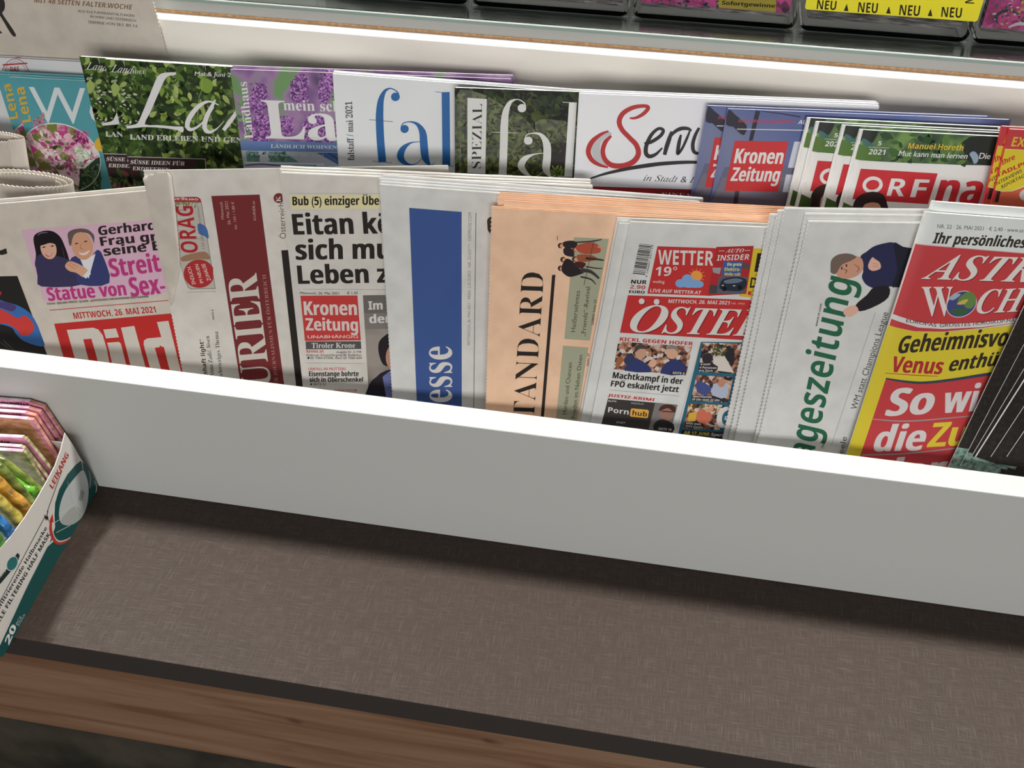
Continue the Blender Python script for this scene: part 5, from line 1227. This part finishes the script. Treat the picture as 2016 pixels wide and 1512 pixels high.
# other panels of the box
inv = f.M.inverted()
def loc(p): 
    q = inv @ (Vector(p) * MM); return (q.x / MM, q.y / MM, q.z / MM)
def quadslab(name, pts, t, mat, parent):
    P = [Vector(p) for p in pts]; n_ = (P[1] - P[0]).cross(P[3] - P[0]).normalized() * t
    V = [loc(p) for p in P] + [loc(p + n_) for p in P]
    return mesh_obj(name, V, [(0, 1, 2, 3), (7, 6, 5, 4), (0, 4, 5, 1), (1, 5, 6, 2), (2, 6, 7, 3), (3, 7, 4, 0)], mat, parent)
zb = f.world((128, 852)).z; bk = f.world((142, 874)) - Vector((1.2, 0, 0))
Wd = Vector((-118, 0, 0)); hf = 30
quadslab('back_panel', [pa + Vector((-.7, 0, .3)), pa + Wd + Vector((0, 0, .3)), Vector((pa.x - 118, bk.y, bk.z)), bk], .6, CARDW, maskbox)
quadslab('front_panel', [pb + Vector((0, 0, .3)), pb + Wd + Vector((0, 0, .3)), pb + Wd + Vector((0, 0, hf)), pb + Vector((0, 0, hf))], -.6, CARDW, maskbox)
quadslab('bottom_panel', [pa + Vector((0, 0, .3)), pb + Vector((0, 0, .3)), pb + Wd + Vector((0, 0, .3)), pa + Wd + Vector((0, 0, .3))], -.6, CARDW, maskbox)
quadslab('side_panel', [pa + Wd + Vector((0, 0, .3)), pb + Wd + Vector((0, 0, .3)), pb + Wd + Vector((0, 0, hf)), Vector((pa.x - 118, bk.y, bk.z))], .6, CARDW, maskbox)
# wrapped masks
def film(name, cols, scale=90):
    mt = noise_mat(name, cols, scale, 4, .22, .5, stretch=(1, 2.5, 1), stops=[.34, .5, .66], bump=.5, bscale=90)
    mt.node_tree.nodes['Principled BSDF'].inputs['Coat Weight'].default_value = .6
    return mt
PKF = film('pink_film', [(176, 96, 128), (206, 128, 164), (222, 160, 188)])
ORF_ = film('clear_film_over_orange_mask', [(150, 104, 72), (190, 130, 104), (206, 160, 140)])
OLF = film('clear_film_over_green_mask', [(96, 104, 62), (150, 150, 100), (186, 180, 150)])
def side_x(Y): 
    t = (Y - pb.y) / (pa.y - pb.y); return pb.x + (pa.x - pb.x) * t - 1.6
def bag(Y, out, cols, label, t=2.6, strip=None, words=None, crop=(0, 760, 7.56), group='wrapped masks in the cardboard box'):
    g = Face(Vector((0, Y, 0)), 0, 0); g.crop(*crop); g.gloss = True
    W = [g.world(p) for p in out]
    g.O = Vector((W[0].x, Y, 2)); mm = Matrix((g.U, g.V, g.N)).transposed().to_4x4(); mm.translation = g.O * MM; g.M = mm
    r = g.root('wrapped_mask', label, 'wrapped mask', group)
    lim = side_x(Y - 0) - g.O.x
    cl = lambda pts: [(min(u, lim), max(v, 0)) for u, v in pts]
    slab_poly('wrapper', r, cl([g.uv(p) for p in out]), mm, 0, t, cols)
    if strip: slab_poly('wrapper_seam', r, cl([g.uv(p) for p in strip]), mm, .5, .45, PKF if not isinstance(strip, dict) else None)
    g.a = Vector((1, 0, 0)); g.b = Vector((0, -1, 0)); g.inv = (1, 0, 0, -1); g.W = 400
    if words:
        g.text(*words); 
        vs, fs, mt, L, _bb = g.shapes[0]; n = len(vs)
        mesh_obj('wrapper_print', [(u, v, .75) for u, v in vs], fs, mt, r)
    # glossy welded top edge
    a_, b_ = g.uv(out[1]), g.uv(out[2])
    ang_ = math.atan2(b_[1] - a_[1], b_[0] - a_[0])
    V = []; 
    for P in (a_, b_):
        for q in range(6): V.append((P[0], P[1] + .55 * math.sin(q * math.pi / 3), -t / 2 + (t / 2 + .5) * math.cos(q * math.pi / 3)))
    mesh_obj('welded_edge', V, [(q, (q + 1) % 6, (q + 1) % 6 + 6, q + 6) for q in range(6)] + [tuple(range(6)), tuple(range(11, 5, -1))], film('clear_weld', [(206, 150, 178), (222, 190, 206), (236, 226, 230)]), r)
    return r
WD = (70, 24, 52)
bag(YB - 5, [(-600, 1600), (-600, 150), (440, 232), (655, 300), (1010, 820), (1010, 1600)], ORF_, 'rearmost wrapped mask with pink edge against the white board', strip=[(-600, 152), (440, 234), (655, 300), (1010, 820), (960, 900), (590, 330), (420, 300), (-600, 260)], words=('ATEMSCHUTZMASKE', (437, 243), (-330, 205), (438, 276), WD, 'h'))
bag(YB - 10, [(-600, 1600), (-600, 240), (430, 328), (605, 374), (960, 900), (960, 1600)], ORF_, 'wrapped mask with pink edge, second from the white board', strip=[(-600, 242), (430, 330), (605, 374), (960, 900), (910, 960), (560, 420), (-600, 350)], words=('ATEMSCHUTZMASKE', (404, 344), (-330, 300), (405, 380), WD, 'h'))
bag(YB - 15, [(-600, 1600), (-600, 330), (380, 398), (530, 440), (900, 980), (900, 1600)], ORF_, 'wrapped mask with pink edge, third from the white board', strip=[(-600, 332), (380, 400), (530, 440), (900, 980), (850, 1020), (500, 490), (-600, 410)], words=('ATEMSCHUTZMASKE', (325, 404), (-430, 365), (326, 436), WD, 'm'))
bag(YB - 21, [(-600, 1700), (-600, 412), (400, 490), (495, 505), (900, 1120), (900, 1700)], ORF_, 'wrapped orange mask with pink edge in front of the three rear ones', strip=[(400, 490), (495, 505), (900, 1120), (880, 1160), (440, 520)])
bag(YB - 36, [(-600, 1900), (-600, 715), (340, 765), (390, 790), (800, 1290), (800, 1900)], OLF, 'wrapped mask with broad pink seam in the middle of the box', strip=[(-600, 717), (340, 767), (390, 790), (800, 1290), (720, 1340), (320, 860), (-600, 810)], words=('ATEMSCHUTZMASKE', (150, 812), (-600, 770), (151, 850), WD, 'h'))
bag(YB - 42, [(-600, 1900), (-600, 850), (310, 905), (362, 925), (760, 1440), (760, 1900)], OLF, 'wrapped mask just in front of the one with broad pink seam', strip=[(-600, 852), (310, 907), (362, 925), (760, 1440), (700, 1500), (310, 960), (-600, 900)])
bag(YB - 48, [(-600, 1900), (-600, 915), (340, 975), (375, 1000), (690, 1500), (690, 1900)], OLF, 'wrapped olive mask in front of all pink-edged ones')
# coloured folded masks in the front part of the box
def tube(Y, path, rad, rgb, label, crop=(0, 900, 3.78)):
    g = Face(Vector((0, Y, 0)), 0, 0); g.crop(*crop)
    pts = catmull([(*g.uv(p[:2]), p[2]) for p in path], 5)
    g.O = g.world(path[0][:2])
    pts = catmull([(*g.uv(p[:2]), p[2]) for p in path], 5)
    mm = Matrix((g.U, g.V, g.N)).transposed().to_4x4(); mm.translation = g.O * MM
    r = empty('wrapped_mask', mm, label, 'wrapped mask', 'wrapped masks in the cardboard box')
    V = []; Fc = []; n = 10; lim = side_x(Y) - g.O.x
    for i, p in enumerate(pts):
        q0 = pts[max(i - 1, 0)]; q1 = pts[min(i + 1, len(pts) - 1)]
        d = Vector((q1[0] - q0[0], q1[1] - q0[1], 0)).normalized(); s_ = Vector((-d.y, d.x, 0))
        for k in range(n):
            t = 2 * math.pi * k / n; wob = 1 + .05 * math.sin(i * .9 + k * 2)
            c = Vector((p[0], p[1], 0)) + s_ * math.cos(t) * p[2] * wob + Vector((0, 0, 1)) * math.sin(t) * min(p[2], rad) * wob
            V.append((min(c.x, lim), c.y, c.z))
    for i in range(len(pts) - 1):
        for k in range(n): Fc.append((i * n + k, i * n + (k + 1) % n, (i + 1) * n + (k + 1) % n, (i + 1) * n + k))
    Fc += [tuple(range(n - 1, -1, -1)), tuple(range(len(V) - n, len(V)))]
    d_ = tuple(max(0, int(c * .5)) for c in rgb); l_ = tuple(min(225, int(c * .95 + 12)) for c in rgb); rgb = tuple(int(c * .82) for c in rgb)
    mesh_obj('folded_mask', V, Fc, film('film_%d_%d_%d' % rgb, [d_, rgb, l_], 60), r, smooth=True)
    return r
tube(YB - 62, [(-60, 20, 10), (60, 110, 13), (190, 220, 13), (300, 310, 12), (330, 420, 10)], 5, (128, 146, 62), 'olive green wrapped mask with bright green clip')
tube(YB - 70, [(90, 160, 3.2), (170, 225, 4.2), (225, 250, 5), (262, 255, 5.5)], 4, (110, 190, 50), 'bright green mask strap lying on the olive mask')
tube(YB - 80, [(-60, 60, 9), (40, 170, 11), (120, 270, 11), (220, 380, 10), (250, 470, 9)], 5, (120, 140, 60), 'second olive green wrapped mask nearer the viewer')
tube(YB - 92, [(-60, 160, 8), (30, 260, 9.5), (120, 340, 10), (200, 420, 9), (190, 520, 8)], 5, (206, 152, 58), 'amber yellow wrapped mask beside the olive masks')
tube(YB - 106, [(-60, 300, 8), (20, 380, 9), (90, 450, 9.5), (140, 510, 8), (120, 590, 7)], 5, (200, 180, 76), 'pale yellow wrapped mask nearer than the amber one')
tube(YB - 122, [(-80, 440, 8), (0, 510, 9), (60, 560, 9), (90, 590, 8), (60, 680, 7)], 5, (44, 120, 190), 'blue wrapped mask near the front of the box')
tube(YB - 138, [(-80, 560, 7), (-20, 610, 7.5), (20, 650, 7), (10, 720, 6)], 5, (84, 160, 50), 'green wrapped mask at the front of the box')
